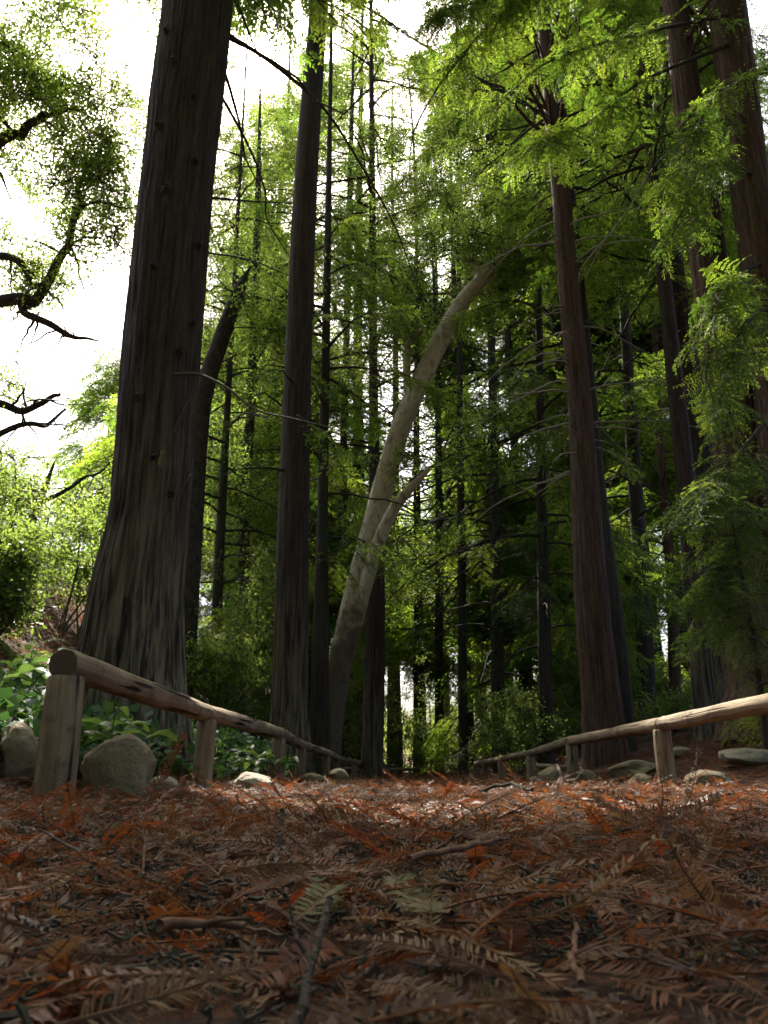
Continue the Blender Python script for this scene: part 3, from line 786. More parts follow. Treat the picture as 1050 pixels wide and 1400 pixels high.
def blob_points(cl, seed, kind='clump', per=1.0, size=(0.8, 1.3), face=None):
    """cl: (centre xyz, radii xyz, count)"""
    r = np.random.default_rng(seed); P = []
    for c, rad, n in cl:
        n = int(n * 1.9); d = norm(r.normal(0, 1, (n, 3))) * (r.random((n, 1)) ** 0.45) * 1.5
        q = np.asarray(c) + d * np.asarray(rad); P.append(q[fbm(q * 1.7 + seed, 2, seed) > 0.5])
    P = np.concatenate(P)
    D = r.normal(0, 1, P.shape); D[:, 2] = D[:, 2] * 0.3 - 0.3
    U = r.normal(0, 0.35, P.shape); U[:, 2] = 1
    return ([], P, D, U, r.uniform(*size, len(P)))

def leafy(cl_px, seed):
    out = []
    for px, py, Y, rx, rz, n in cl_px:
        c = at(px, py, Y); k = depth(c) / FPX
        out.append((c, (rx * k, max(rx, rz) * k * 0.8, rz * k), n))
    return blob_points(out, seed)

add_crown(T4, b4, leafy([(640, 310, 15.6, 90, 60, 120), (700, 330, 15.7, 50, 50, 90), (555, 455, 15.7, 30, 25, 24), (540, 420, 17, 70, 60, 60), (630, 590, 15.2, 50, 40, 60), (590, 640, 15.2, 35, 25, 24), (590, 250, 18, 80, 80, 80)], 91),
          G_OAK, 4, False, mats=[M['oak'], M['bark_oak']])

# ------------------------------------------------------------------ oaks on the left bank
OM = [M['oak'], M['bark_oak']]
def oak(label, spec, Y, height_limbs, clusters, seed, name='oak_tree', carve='lanes'):
    P, R = trunk_from_px(spec, Y, None, 1.2); R[-1] *= 0.35
    b = P[0].copy(); b[2] += 0.1
    t = thing(name, b, label, 'tree')
    mb, C = trunk_geo(P - b, R, 32, 60, 0.07, seed, 3.0, 1.2)
    obj('trunk', mb.mesh('trunk', M['bark_oak']), t)
    r = np.random.default_rng(seed + 5)
    for lst, Y0, Y1 in height_limbs:
        pp, rr = stem_px(lst, Y0, Y1); L = np.linalg.norm(np.diff(pp, axis=0), axis=1).sum()
        line = smooth_line(np.concatenate([pp, rr[:, None]], 1), 46)
        q = np.stack([np.linspace(0, L * 1.6, 46)] * 3, -1) + [[3, 40, 90]]
        wob = np.stack([vnoise(q + 7.7 * k, seed + k) - 0.5 for k in range(3)], -1)
        line[:, :3] += wob * (0.05 * L + 0.05) * np.minimum(1, np.linspace(0, 6, 46))[:, None]
        line[:, 3] = np.maximum(line[:, 3], 0.004) * np.linspace(1, 0.75, 46)
        mb, _ = trunk_geo(line[:, :3] - b, line[:, 3], 12, 90, 0.12, seed + 1, 2.0, 2.5)
        for _ in range(int(4 + L * 3)):                  # forking twigs along the limb
            i = r.integers(10, 46); tl = r.uniform(0.25, 0.9) * min(1, L / 1.5)
            d = norm(r.normal(0, 1, (1, 3)) + [0, 0, 0.3])[0]
            s1 = np.linspace(0, 1, 7)[:, None]
            tw = line[i, :3] + d * s1 * tl + np.cumsum(r.normal(0, 0.045 * tl, (7, 3)), 0) * (s1 > 0) - [0, 0, 0.25 * tl] * s1 ** 2
            mb.tube(tw - b, max(0.004, line[i, 3] * 0.45) * np.linspace(1, 0.25, 7), 5, 0, False)
            tw2 = tw[3] + norm(r.normal(0, 1, (1, 3)))[0] * s1 * tl * 0.5 + np.cumsum(r.normal(0, 0.03 * tl, (7, 3)), 0) * (s1 > 0)
            mb.tube(tw2 - b, 0.004 * np.linspace(1, 0.3, 7), 4, 0, False)
        obj('limb', mb.mesh('limb', M['bark_oak']), t)
    add_crown(t, b, leafy(clusters, seed), G_OAK, 4, carve, mats=OM)
    return t
oak('gnarled oak with crooked bare limbs at upper left against white sky',
    [(-120, 760, 60), (-110, 600, 52), (-90, 500, 46), (-50, 430, 36), (-10, 410, 22)], 11,
    [([(-20, 412, 18), (25, 410, 16), (62, 392, 14), (90, 340, 12), (104, 290, 10), (112, 255, 7), (125, 215, 4)], 11, 10.8),
     ([(28, 412, 12), (40, 432, 11), (75, 447, 10), (112, 460, 6), (135, 470, 3)], 11, 11.2),
     ([(-30, 350, 10), (10, 352, 11), (35, 370, 10), (44, 392, 9)], 11, 11),
     ([(100, 285, 5), (130, 278, 4), (160, 280, 3), (195, 282, 2)], 10.8, 10.6),
     ([(92, 335, 4), (120, 325, 3), (150, 330, 2)], 10.8, 11.2),
     ([(-90, 560, 20), (-20, 552, 13), (30, 556, 11), (62, 552, 9), (82, 538, 6)], 11, 11.3),
     ([(-20, 600, 9), (30, 582, 8), (60, 578, 7), (90, 560, 4)], 11.3, 11.6),
     ([(-90, 330, 22), (-30, 220, 18), (20, 190, 15), (50, 165, 12), (90, 150, 7)], 11, 10.4)],
    [(20, 10, 10.6, 110, 80, 150), (0, 120, 10.2, 100, 80, 130), (80, 110, 11.2, 80, 90, 70), (120, 230, 10.9, 70, 80, 60), (40, 250, 11.2, 70, 60, 30), (60, 330, 11.8, 80, 60, 60),
     (115, 400, 11.4, 60, 70, 90), (150, 290, 10.6, 60, 55, 44), (-40, 480, 11, 60, 60, 30), (110, 500, 12, 70, 60, 90), (170, 190, 11, 35, 60, 26), (180, 330, 11.4, 30, 70, 26)], 61)
oak('leafy oak rising behind the massive redwood on the left bank',
    [(262, 760, 26), (275, 560, 25), (300, 470, 22), (326, 400, 17), (340, 368, 9)], 14,
    [([(300, 470, 12), (312, 430, 9), (326, 395, 6), (340, 365, 4)], 14, 13.6), ([(275, 560, 12), (250, 480, 10), (215, 420, 7), (185, 350, 5)], 14, 14.4)],
    [(290, 60, 12.5, 60, 80, 60), (350, 130, 12.5, 50, 60, 40), (330, 330, 14, 80, 80, 150), (300, 180, 14, 90, 110, 190), (200, 300, 15, 60, 90, 60), (195, 170, 15, 35, 60, 26), (360, 60, 15, 80, 90, 170), (350, 460, 14.5, 50, 60, 80), (130, 450, 15, 60, 60, 80), (140, 540, 15, 50, 60, 80)], 62)
oak('tall broad-leaved tree filling the gap right of the massive trunk',
    [(330, 900, 16), (335, 700, 14), (345, 500, 12), (352, 300, 9), (356, 120, 6)], 20,
    [([(335, 700, 8), (300, 620, 6), (270, 560, 4)], 20, 19.5), ([(345, 500, 8), (390, 420, 6), (420, 360, 4)], 20, 20.4)],
    [(250, 60, 21, 50, 80, 90), (330, 150, 22, 60, 70, 120), (340, 60, 20, 70, 80, 170), (310, 240, 20, 70, 80, 170), (360, 380, 20, 80, 80, 170), (300, 480, 20, 60, 60, 90), (350, 560, 20, 70, 60, 90), (300, 680, 19, 60, 60, 100), (350, 720, 21, 60, 80, 120)], 64, 'broad_leaved_tree', 'patch')
oak('tall broad-leaved tree between second redwood and pale leaning tree',
    [(470, 960, 13), (468, 700, 11), (474, 450, 9), (480, 200, 7), (484, 40, 4)], 24,
    [([(468, 700, 7), (500, 620, 5), (530, 560, 3)], 24, 23.5), ([(474, 450, 7), (440, 380, 5), (420, 330, 3)], 24, 24.4)],
    [(400, 60, 26, 60, 80, 140), (400, 230, 26, 60, 90, 160), (540, 130, 25, 40, 70, 70), (470, 100, 24, 50, 100, 170), (480, 300, 24, 70, 90, 220), (540, 300, 23, 60, 70, 130), (470, 460, 24, 60, 70, 160), (500, 600, 24, 60, 70, 130), (470, 740, 24, 55, 70, 130), (540, 780, 25, 50, 80, 110)], 65, 'broad_leaved_tree', 'patch')
oak('sunlit broad-leaved tree behind the pale leaning trunk',
    [(600, 980, 12), (600, 700, 10), (598, 500, 8), (590, 320, 5)], 28,
    [([(600, 700, 6), (630, 620, 4), (650, 560, 3)], 28, 27.5)],
    [(590, 260, 28, 70, 70, 160), (640, 380, 28, 70, 70, 150), (560, 450, 28, 60, 60, 110), (610, 560, 28, 60, 70, 110), (580, 720, 28, 60, 70, 120)], 66, 'broad_leaved_tree')
for k, (px, Y, lab) in enumerate([(640, 40, 'leafy tree far behind the end of the path'), (715, 41, 'leafy tree far behind right of the path end'), (870, 36, 'leafy tree far behind between the right trunks'), (780, 40, 'leafy tree far behind the brown redwood'), (350, 36, 'leafy tree far behind between the two left redwoods'), (470, 38, 'leafy tree far behind the slim dark trunk')]):
    oak(lab, [(px, 1000, 11), (px + 6, 850, 9), (px - 4, 700, 7), (px, 560, 4)], Y,
        [([(px + 5, 850, 6), (px + 40, 780, 4), (px + 55, 730, 3)], Y, Y)],
        [(px, 600, Y, 55, 70, 80), (px + 30, 740, Y, 60, 70, 100), (px - 35, 800, Y, 55, 60, 90), (px + 10, 920, Y, 65, 60, 90)], 70 + k, 'broad_leaved_tree')
oak('low spreading oak with bright sunlit leaves above the left slope',
    [(20, 790, 16), (40, 720, 13), (60, 670, 9), (75, 630, 5)], 15,
    [([(40, 690, 8), (10, 660, 6), (-30, 640, 4)], 15, 15.3), ([(50, 690, 7), (110, 660, 5), (150, 630, 3)], 15, 14.5)],
    [(110, 560, 15, 70, 60, 130), (60, 640, 15, 90, 50, 150), (130, 660, 14.5, 55, 50, 90), (-20, 640, 15, 60, 60, 70), (150, 490, 15.4, 45, 60, 60)], 63)

# ------------------------------------------------------------------ trees behind (copies of a few kinds)
def back_tree(seed, height, rmax, nl, h0, w):
    r = np.random.default_rng(seed)
    n = 6; z = np.linspace(-0.3, height, n)
    P = np.stack([0.12 * r.normal(0, 1, n).cumsum() * 0.6, 0.1 * r.normal(0, 1, n), z], -1); P[0, :2] = 0
    R = w * np.linspace(1, 0.12, n); R[0] *= 1.4
    mb, C = trunk_geo(P, R, 20, 40, 0.07, seed)
    return mb.mesh('trunk', M['bark_dark']), C
BACK = []
for k, (h, rm, nl, h0, w) in enumerate([(40, 5.0, 220, 6.5, 0.28), (34, 4.6, 210, 4.5, 0.21), (44, 5.2, 220, 9, 0.32), (17, 3.4, 110, 1.6, 0.12)]):
    BACK.append((back_tree(500 + k, h, rm, nl, h0, w), crown_points(back_tree(500 + k, h, rm, nl, h0, w)[1], h0, h, rm, nl, 600 + k, droop=0.4, step=0.5, size=(1.3, 2.3))))
spots = [  # pixel column, distance, kind
    (225, 27, 1), (345, 33, 0), (410, 27, 1), (480, 34, 2), (540, 38, 0), (575, 30, 1), (610, 42, 2), (640, 33, 0), (700, 36, 2),
    (725, 28, 1), (770, 32, 0), (800, 39, 2), (845, 28, 0), (885, 34, 2), (915, 27, 1), (955, 30, 0), (1010, 35, 2), (1060, 26, 0),
    (1090, 30, 2), (430, 42, 2), (300, 44, 0), (660, 46, 0), (860, 46, 0), (960, 44, 2), (160, 36, 3), (100, 40, 3), (790, 25, 3), (385, 25, 3)]
meshes = [b[0][0] for b in BACK]
LAB = {4: ('redwood of the grove on the near side of the path', 'redwoods on the near side of the path'), 0: ('tall dark redwood in the shadowed stand behind the path', 'tall redwoods in the stand behind'),
       1: ('mid-height bushy redwood in the stand behind the path', 'bushy redwoods in the stand behind'),
       2: ('tallest bare-footed redwood far back in the stand', 'tallest redwoods far back'),
       3: ('young short redwood filling the gaps between trunks', 'young redwoods between the trunks')}
first = {}
unseen_trees = [(-4.5, -5, 1), (3.8, -4.5, 1), (-9, -2.5, 1), (8.5, -2, 1), (0.5, -10, 0), (-7, -10, 0), (7.5, -9, 0), (12, 3, 0), (-13, 3, 1)]  # unseen trees around the camera, added to cut the sky's fill light
for (px, Y, k) in spots + unseen_trees:
    x = at(px, 1060, Y)[0] if Y > 15 else px; z = gz1(x, Y); lab = LAB[k if Y > 15 else 4]
    (tm, C), (limbs, P, D, U, S) = BACK[k]
    t = thing('redwood_tree', (x, Y, z), lab[0], 'tree', lab[1])
    rz = rnd.uniform(0, 2 * PI); t.rotation_euler = (0, 0, rz); q = rnd.uniform(0.88, 1.12); t.scale = (q, q, q)
    obj('trunk', tm, t)
    c, n = math.cos(rz), math.sin(rz); R = np.array([[c, -n, 0], [n, c, 0], [0, 0, 1]])
    e = norm(D) * (S * 0.6)[:, None]
    m = ~(open_to_sun((P * q) @ R.T + [x, Y, z]) | open_to_sun(((P + e) * q) @ R.T + [x, Y, z]) | in_patch(((P + 1.8 * e) * q) @ R.T + [x, Y, z]))
    scatter('crown', P[m], frames(D[m], U[m]), S[m], RNG.integers(0, 4, m.sum()), G_FAR, t, (0, 0, 0), NM)['kind'] = 'stuff'
    if k not in first: first[k] = add_limbs(t, (0, 0, 0), limbs, M['bark_dark'], n=3, world=False)
    else:
        o = first[k].copy(); COL.objects.link(o); o.parent = t

# ------------------------------------------------------------------ shrubs
def shrub(label, px, py, Y, rx, rz, n, seed, mat=None, stems=4):
    c = at(px, py, Y); k = depth(c) / FPX; R = np.array([rx * k, rx * k * 0.8, rz * k])
    g = gz1(c[0], Y); b = np.array([c[0], Y, g])
    t = thing('shrub', b, label, 'shrub')
    mb = MB(); r = np.random.default_rng(seed)
    for i in range(stems):
        e = c + r.normal(0, 0.4, 3) * R
        mb.tube(np.stack([b + r.normal(0, 0.05, 3) * [1, 1, 0] - [0, 0, 0.05], (b + e) / 2 + r.normal(0, 0.1, 3), e]) - b, [0.02, 0.014, 0.006], 5)
    obj('stem', mb.mesh('stem', M['twig']), t)
    r2 = blob_points([(c, R, n)], seed, size=(0.7, 1.2))
    P = r2[1]; m = P[:, 2] > gz(P[:, 0], P[:, 1]) + 0.05
    add_crown(t, b, ([], P[m], r2[2][m], r2[3][m], r2[4][m]), G_SHRUB, 4, name='foliage', mats=[M['shrub'], M['twig']])
SH = [('tall sunlit shrub on the slope at far left edge', -40, 640, 12.5, 80, 60, 110),
      ('yellow-green shrub in the light on the upper slope', 60, 690, 14.5, 70, 50, 110),
      ('brightest shrub close to the left of massive trunk', 120, 780, 13.5, 50, 45, 80),
('sunlit yellow-green shrub at the left edge of the slope', 15, 700, 11.5, 70, 60, 90),
      ('bright shrub halfway down the left slope beside the massive trunk', 95, 745, 12.5, 60, 55, 100),
      ('low green shrub at lower left edge above the fern', 5, 790, 8.5, 50, 55, 70),
      ('pale leafy shrub behind the fence between the left trunks', 300, 900, 14, 55, 60, 110),
      ('light green shrub beside the foot of second redwood', 345, 830, 15.5, 55, 90, 140),
      ('bush right of the slim dark trunk in the gap', 480, 960, 21, 28, 70, 60),
      ('tall bright bush behind the dark upright trunk', 545, 950, 24, 40, 100, 170),
      ('dusty low bush at the left side of the path end', 580, 1035, 25, 36, 26, 50),
      ('rounded green bush at the right side of path end', 655, 1030, 24, 36, 35, 60),
      ('light green bush behind the right fence near its far end', 705, 1000, 17, 40, 40, 80),
      ('shady bush between the thin trunk and brown redwood', 775, 1000, 19, 34, 50, 70),
      ('dark bush under the straight right trunk', 920, 985, 16, 45, 35, 70),
      ('sunlit bush seen between the right trunks', 905, 930, 22, 45, 60, 80),
      ('far bright thicket left of the dark upright trunk', 430, 930, 30, 45, 100, 230),
      ('far bright thicket behind the bushes at path end', 590, 940, 34, 55, 100, 260),
      ('far bright thicket right of the path end behind the thin trunk', 690, 930, 33, 50, 110, 260),
      ('far bright thicket behind the brown redwood', 785, 930, 31, 45, 100, 220),
      ('far bright thicket between the two left redwoods', 330, 930, 27, 55, 100, 240)]
for i, s in enumerate(SH): shrub(*s, seed=800 + i)

# young redwood sprays at the right edge
cx = at(1030, 900, 7.2); bx = np.array([cx[0], 7.2, gz1(cx[0], 7.2)])
t = thing('redwood_sapling', bx, 'young redwood with pale feathery sprays at lower right edge', 'tree')
mb = MB(); mb.tube(np.array([[0, 0, -0.1], [0.03, 0, 1.0], [0, 0.05, 2.2]]), [0.035, 0.025, 0.008], 7)
obj('trunk', mb.mesh('trunk', M['bark_dark']), t)
Cs = np.array([[bx[0], bx[1], bx[2] + z, 0.02] for z in np.linspace(0, 2.2, 8)])
lim, P, D, U, S = crown_points(Cs, bx[2] + 0.3, bx[2] + 2.2, 0.95, 30, 321, droop=0.35, step=0.09, size=(0.8, 1.3), minr=0.3)
scatter('crown', P, frames(D, U), S, RNG.integers(0, 4, len(P)), G_SPRAY, t, bx, NM); add_limbs(t, bx, lim, M['twig'])

# undergrowth on the rising ground far behind
r = np.random.default_rng(404); n = 2600
P = np.stack([r.uniform(-60, 60, n), r.uniform(38, 95, n), np.zeros(n)], -1); P[:, 2] = gz(P[:, 0], P[:, 1]) + r.uniform(0.1, 2.2, n)
P = P[fbm(P * 0.25, 2, 12) > 0.36]; n = len(P)
D = r.normal(0, 1, P.shape); D[:, 2] = D[:, 2] * 0.3; U = r.normal(0, 0.4, P.shape); U[:, 2] = 1
scatter('undergrowth', P, frames(D, U), r.uniform(2.2, 4.2, n), r.integers(0, 4, n), G_SHRUB, None, (0, 0, 0), [M['shrub'], M['twig']])

# ------------------------------------------------------------------ visible bare branches
def px_line(lst, Y0, Y1, n=24):
    return smooth_line([at(a, b, Y0 + (Y1 - Y0) * i / (len(lst) - 1)) for i, (a, b) in enumerate(lst)], n)
def branch_part(t, base, line, r0, r1, mat, name='branch'):
    mb = MB(); mb.tube(line - base, np.linspace(r0, r1, len(line)), 6, 0, False)
    return obj(name, mb.mesh(name, mat), t)
def hang_sprays(t, base, line, seed, n, group=None, nv=4, size=(0.8, 1.3), f0=0.3, name='sprays', drop=-0.6):
    r = np.random.default_rng(seed); q = r.uniform(f0, 1, n) * (len(line) - 1); i = q.astype(int).clip(0, len(line) - 2); f = (q - i)[:, None]
    P = line[i] * (1 - f) + line[i + 1] * f; d = norm(line[i + 1] - line[i])
    D = d + r.normal(0, 0.7, P.shape); D[:, 2] = D[:, 2] * 0.4 + drop
    U = r.normal(0, 0.3, P.shape); U[:, 2] = 1
    m = ~in_patch(P + norm(D) * 0.25); P, D, U = P[m], D[m], U[m]; n = len(P)
    return scatter(name, P, frames(D, U), r.uniform(*size, n), r.integers(0, nv, n), group or G_SPRAY, t, base, NM)
for lst, Y0, Y1, r0 in (([(312, 48), (370, 85), (440, 145), (490, 220), (540, 310), (580, 420)], 6.6, 8.5, 0.028),
                        ([(302, 130), (340, 200), (362, 260), (365, 300), (395, 350)], 6.6, 7.6, 0.018),
                        ([(285, 270), (340, 275), (400, 278)], 6.6, 7.4, 0.014),
                        ([(280, 345), (340, 355), (398, 378)], 6.6, 7.6, 0.012)):
    branch_part(T1, B1, px_line(lst, Y0, Y1), r0, 0.005, M['bark_dark'])
ln = px_line([(240, 512), (272, 512), (310, 530), (350, 560), (400, 572), (455, 585)], 6.1, 5.6)
branch_part(T1, B1, ln, 0.016, 0.003, M['twig']); hang_sprays(T1, B1, ln, 5, 22, f0=0.4, size=(0.45, 0.75))
for i, (a, b) in enumerate([((262, 540), (215, 640)), ((262, 650), (235, 700))]):
    ln = px_line([a, ((a[0] + b[0]) / 2 + 8, (a[1] + b[1]) / 2 - 20), b], 6.1, 5.9)
    branch_part(T1, B1, ln, 0.006, 0.002, M['twig']); hang_sprays(T1, B1, ln, 15 + i, 9, size=(0.5, 0.8))
# dead pale branches of the brown redwood
r = np.random.default_rng(41)
for i in range(30):
    h = r.uniform(4.6, 9.6); c = np.array([np.interp(h, C7[:, 2], C7[:, k]) for k in range(3)])
    a = r.choice([r.uniform(2.2, 4.4), r.uniform(-1.2, 0.9)], p=[0.68, 0.32]); L = r.uniform(0.6, 2.4)
    s = np.linspace(0, 1, 9)[:, None]
    d = np.array([math.cos(a), math.sin(a) * 0.7, 0.12])
    ln = c + d * s * L + np.array([0, 0, -1]) * L * r.uniform(0.25, 0.6) * s ** 2 + np.cumsum(r.normal(0, 0.012 * L, (9, 3)), 0)
    branch_part(T7, B7, ln, 0.02, 0.004, M['dead'], 'dead_branch')
for lst, Y0, Y1, r0 in (([(765, 205), (740, 240), (700, 212), (690, 212)], 12, 11.6, 0.015), ([(790, 390), (800, 360), (850, 300), (900, 220), (960, 178)], 11.9, 10.5, 0.02),
                        ([(800, 380), (820, 340), (870, 250)], 12.1, 12.6, 0.012)):
    branch_part(T7, B7, px_line(lst, Y0, Y1), r0, 0.005, M['dead'], 'dead_branch')
# long arching bough with sprays across the upper right
for i, (lst, Y0, Y1, n) in enumerate((([(1000, 20), (900, 40), (820, 60), (740, 90), (680, 150)], 8.4, 7.0, 70), ([(1000, 60), (880, 110), (800, 170), (720, 200)], 8.4, 8.0, 60),
                          ([(980, -60), (820, -40), (700, 10), (620, 90), (570, 170), (560, 220)], 8.2, 6.8, 110), ([(1030, 240), (985, 215), (950, 240), (930, 300)], 8.4, 7.4, 44),
                          ([(1040, 360), (1000, 380), (975, 420), (965, 520)], 8.4, 7.4, 50), ([(1060, 560), (1010, 620), (975, 650), (945, 690)], 8.2, 6.8, 60),
                          ([(900, -80), (760, -30), (660, 0), (600, 20)], 8.0, 6.6, 90), ([(1060, 90), (1000, 110), (960, 160), (935, 240)], 8.4, 7.2, 46), ([(1075, 420), (1030, 430), (1000, 480), (985, 560)], 8.3, 7.2, 44), ([(1080, 690), (1030, 705), (1000, 740), (980, 800)], 8.2, 7.2, 44))):
    ln = px_line(lst, Y0, Y1)
    branch_part(T12, B12, ln, 0.03, 0.006, M['bark_dark']); hang_sprays(T12, B12, ln, 300 + i, n, G_BOUGH, 5, (0.4, 0.75), 0.25)

# two cables high between the trees
for i, (a, b, lab) in enumerate((((440, -30), (900, 245), 'upper of two thin dark cables sloping across the top'), ((380, -60), (880, 225), 'lower of two thin dark cables sloping across the top'))):
    A, B = at(*a, 7.6), at(*b, 9.5); s = np.linspace(0, 1, 30)[:, None]
    mid = A * (1 - s) + B * s; mid[:, 2] -= 0.5 * (s * (1 - s))[:, 0]
    mb = MB(); mb.tube(mid - A, 0.009, 6)
    tag(obj('overhead_cable', mb.mesh('overhead_cable', M['cable']), None, A), lab, 'cable')

# ------------------------------------------------------------------ fences
def log_mesh(L, r0, r1, seed, name, nseg=36, notch=False, bow=0.0):
    """a peeled log along z from 0 to L with slightly rounded cut ends"""
    rg = np.random.default_rng(seed)
    zs = np.concatenate([[0, 0.004, 0.014], np.linspace(0.05, L - 0.05, max(10, int(L * 16))), [L - 0.014, L - 0.004, L]])
    A, Z = np.meshgrid(np.arange(nseg) * 2 * PI / nseg, zs)
    R = r0 + (r1 - r0) * Z / L
    e = np.minimum(Z, L - Z); R = R * (1 - 0.10 * np.clip(1 - e / 0.014, 0, 1) ** 2)
    n = fbm(np.stack([np.cos(A) * 1.3, np.sin(A) * 1.3, Z * 3.2 + seed], -1).reshape(-1, 3), 3, seed).reshape(A.shape)
    n2 = fbm(np.stack([np.cos(A) * 7, np.sin(A) * 7, Z * 1.2], -1).reshape(-1, 3), 2, seed + 2).reshape(A.shape)
    R = R * (1 + 0.2 * (n - 0.5) + 0.09 * (n2 - 0.5))
    for _ in range(int(1 + L * 2.5)):                                   # knots
        ka, kz, kr = rg.uniform(0, 2 * PI), rg.uniform(0.0, L), rg.uniform(0.02, 0.035)
        dk = np.hypot(((A - ka + PI) % (2 * PI) - PI) * r0, Z - kz) / kr
        R = R * (1 + 0.11 * np.exp(-dk ** 2) - 0.10 * np.exp(-(dk * 2.6) ** 2))
    a0 = rg.uniform(0, 2 * PI); da = np.abs((A - a0 - 0.25 * np.sin(Z * 1.7) + PI) % (2 * PI) - PI)     # one long drying crack
    R = R * (1 - 0.14 * np.clip(1 - da / 0.05, 0, 1))
    bx = bow * np.sin(PI * Z / L)
    v = np.stack([R * np.cos(A) + bx, R * np.sin(A), Z], -1).reshape(-1, 3)
    k = len(zs); i = np.arange(k - 1)[:, None] * nseg; j = np.arange(nseg)[None]; j2 = (j + 1) % nseg
    f = np.stack([i + j, i + j2, i + nseg + j2, i + nseg + j], -1).reshape(-1, 4)
    mb = MB(); mb.add(v, [f], 0)
    mb.add(v[:nseg] , [np.arange(nseg)[::-1][None]], 1); mb.add(v[-nseg:], [np.arange(nseg)[None]], 1)
    return mb.mesh(name, [M['wood'], M['end']])

def fence(label, posts, rr, pr, first_over=0.12, seed=1):
    """posts: (x, y, rail z) - logs laid end to end over the post tops"""
    x0, y0, z0 = posts[0]
    base = np.array([x0, y0, gz1(x0, y0)])
    t = thing('log_fence', base, label, 'fence')
    for i, (x, y, z) in enumerate(posts):
        g = gz1(x, y); k = pr[min(i, len(pr) - 1)]
        L = max(0.25, z - rr * 0.72 - (g - 0.12))
        o = obj('post', log_mesh(L, k * 1.06, k * 0.96, seed + i, 'post'), t, np.array([x, y, g - 0.12]) - base)
        o.rotation_euler = (rnd.uniform(-0.02, 0.02), rnd.uniform(-0.02, 0.02), rnd.uniform(0, 6))
    for i in range(len(posts) - 1):
        A, B = np.array(posts[i]), np.array(posts[i + 1])
        d = (B - A) / np.linalg.norm(B - A)
        if i == 0: A = A - d * first_over
        A = A + d * 0.004; B = B - d * 0.004
        L = np.linalg.norm(B - A); f = rr * (1.0 - 0.05 * (i % 2))
        o = obj('rail', log_mesh(L, f, f * 0.93, seed + 40 + i, 'rail', bow=rnd.uniform(-0.015, 0.015)), t, A - base)
        o.rotation_mode = 'QUATERNION'; o.rotation_quaternion = Vector(d).to_track_quat('Z', 'Y')
    return t
LP = [(95, 2.95, 910), (281, 5.0, 975), (383, 7.3, 1003), (412, 9.6, 1019), (447, 12.2, 1030), (461, 14.8, 1037), (484, 18, 1042), (510, 21.5, 1046), (545, 26, 1048)]
lp = [tuple(at(px, py, Y)) for px, Y, py in LP]
fence('near left log fence with sawn round rail end facing the camera', lp, 0.056, [0.068, 0.06, 0.062], 0.06, 10)
RP = [(1270, 3.3, 920), (905, 6.1, 990), (780, 9.0, 1013), (725, 11.6, 1030), (685, 14.4, 1038), (663, 16.8, 1042), (650, 18.8, 1044)]
rp = [tuple(at(px, py, Y)) for px, Y, py in RP]
fence('log fence along the right edge of the path', rp, 0.055, [0.068, 0.066, 0.064], 0.1, 60)
bp = [tuple(at(px, py, Y)) for px, Y, py in [(735, 14, 1048), (800, 13.4, 1052), (850, 12.8, 1054)]]
fence('low log rail lying back behind the right fence', bp, 0.05, [0.055], 0.1, 90)
bp = [tuple(at(px, py, Y)) for px, Y, py in [(462, 19, 1052), (540, 22, 1052), (592, 25, 1051)]]
fence('small far log rail beyond the left fence end', bp, 0.05, [0.055], 0.1, 95)

# ------------------------------------------------------------------ boulders
def boulder(label, px, py_base, Y, w, h, seed, mat='rock', dy=0.8, flat=0.0):
    """w, h: pixel size of the visible stone"""
    c = at(px, py_base, Y); k = depth(c) / FPX
    g = gz1(c[0], Y)
    rx, rz = w * k / 2, h * k
    bmv = bpy.data.meshes.new('boulder')
    import bmesh
    bm = bmesh.new(); bmesh.ops.create_icosphere(bm, subdivisions=5, radius=1)
    V = np.array([v.co for v in bm.verts])
    n = fbm(V * 0.9 + seed * 3.7, 3, seed); n2 = fbm(V * 4 + seed, 3, seed + 4)
    V2 = V * (1 + 0.45 * (n - 0.5) + 0.07 * (n2 - 0.5))[:, None]
    cells = norm(np.random.default_rng(seed).normal(0, 1, (14, 3))); dd = V2 @ cells.T          # worn facets
    V2 = V2 - (np.clip(dd - 0.80, 0, 1)[:, :, None] * cells[None] * 0.75).sum(1)
    V2 += V * ((fbm(V * 9 + seed, 2, seed + 8) - 0.5) * 0.035)[:, None]
    V2 = V2 / np.abs(V2).max(0)
    V2 *= [rx, rx * dy, rz * 0.62]
    for v, q in zip(bm.verts, V2): v.co = q
    for f in bm.faces: f.smooth = True
    bm.to_mesh(bmv); bm.free(); bmv.materials.append(M[mat])
    o = obj('boulder', bmv, None, (c[0], Y, g + rz * 0.32)); o.rotation_euler = (0, 0, rnd.uniform(-0.3, 0.3))
    tag(o, label, 'rock')
boulder('big rounded boulder against the near left fence post', 157, 1090, 3.25, 100, 95, 3, dy=0.75)
boulder('dark boulder cut off by the left photo edge beside post', 12, 1088, 3.3, 74, 80, 5)
boulder('tilted grey stone resting on the bank at the left edge', 0, 1000, 4.0, 46, 40, 6)
boulder('small pale stone right of the big left boulder', 222, 1080, 3.9, 46, 26, 7, 'rock_pale')
boulder('sloping tan stone past the second left post', 345, 1085, 4.6, 62, 30, 8, 'rock_pale')
boulder('little stone tucked behind the sloping tan stone', 318, 1066, 5.1, 34, 16, 9)
boulder('rounded stone at the third left post', 428, 1075, 8.2, 42, 18, 11)
boulder('mossy stone between far left posts', 463, 1072, 10.5, 30, 20, 12)
boulder('large mossy stone left of the second right post', 757, 1079, 8.4, 42, 26, 13)
boulder('pale stone at the left of the mossy right stones', 733, 1079, 8.2, 22, 14, 14, 'rock_pale')
boulder('pointed small stone left of the nearest right post', 877, 1080, 6.3, 40, 20, 15)
boulder('broad cracked boulder right of the nearest right post', 970, 1080, 6.2, 68, 27, 16)
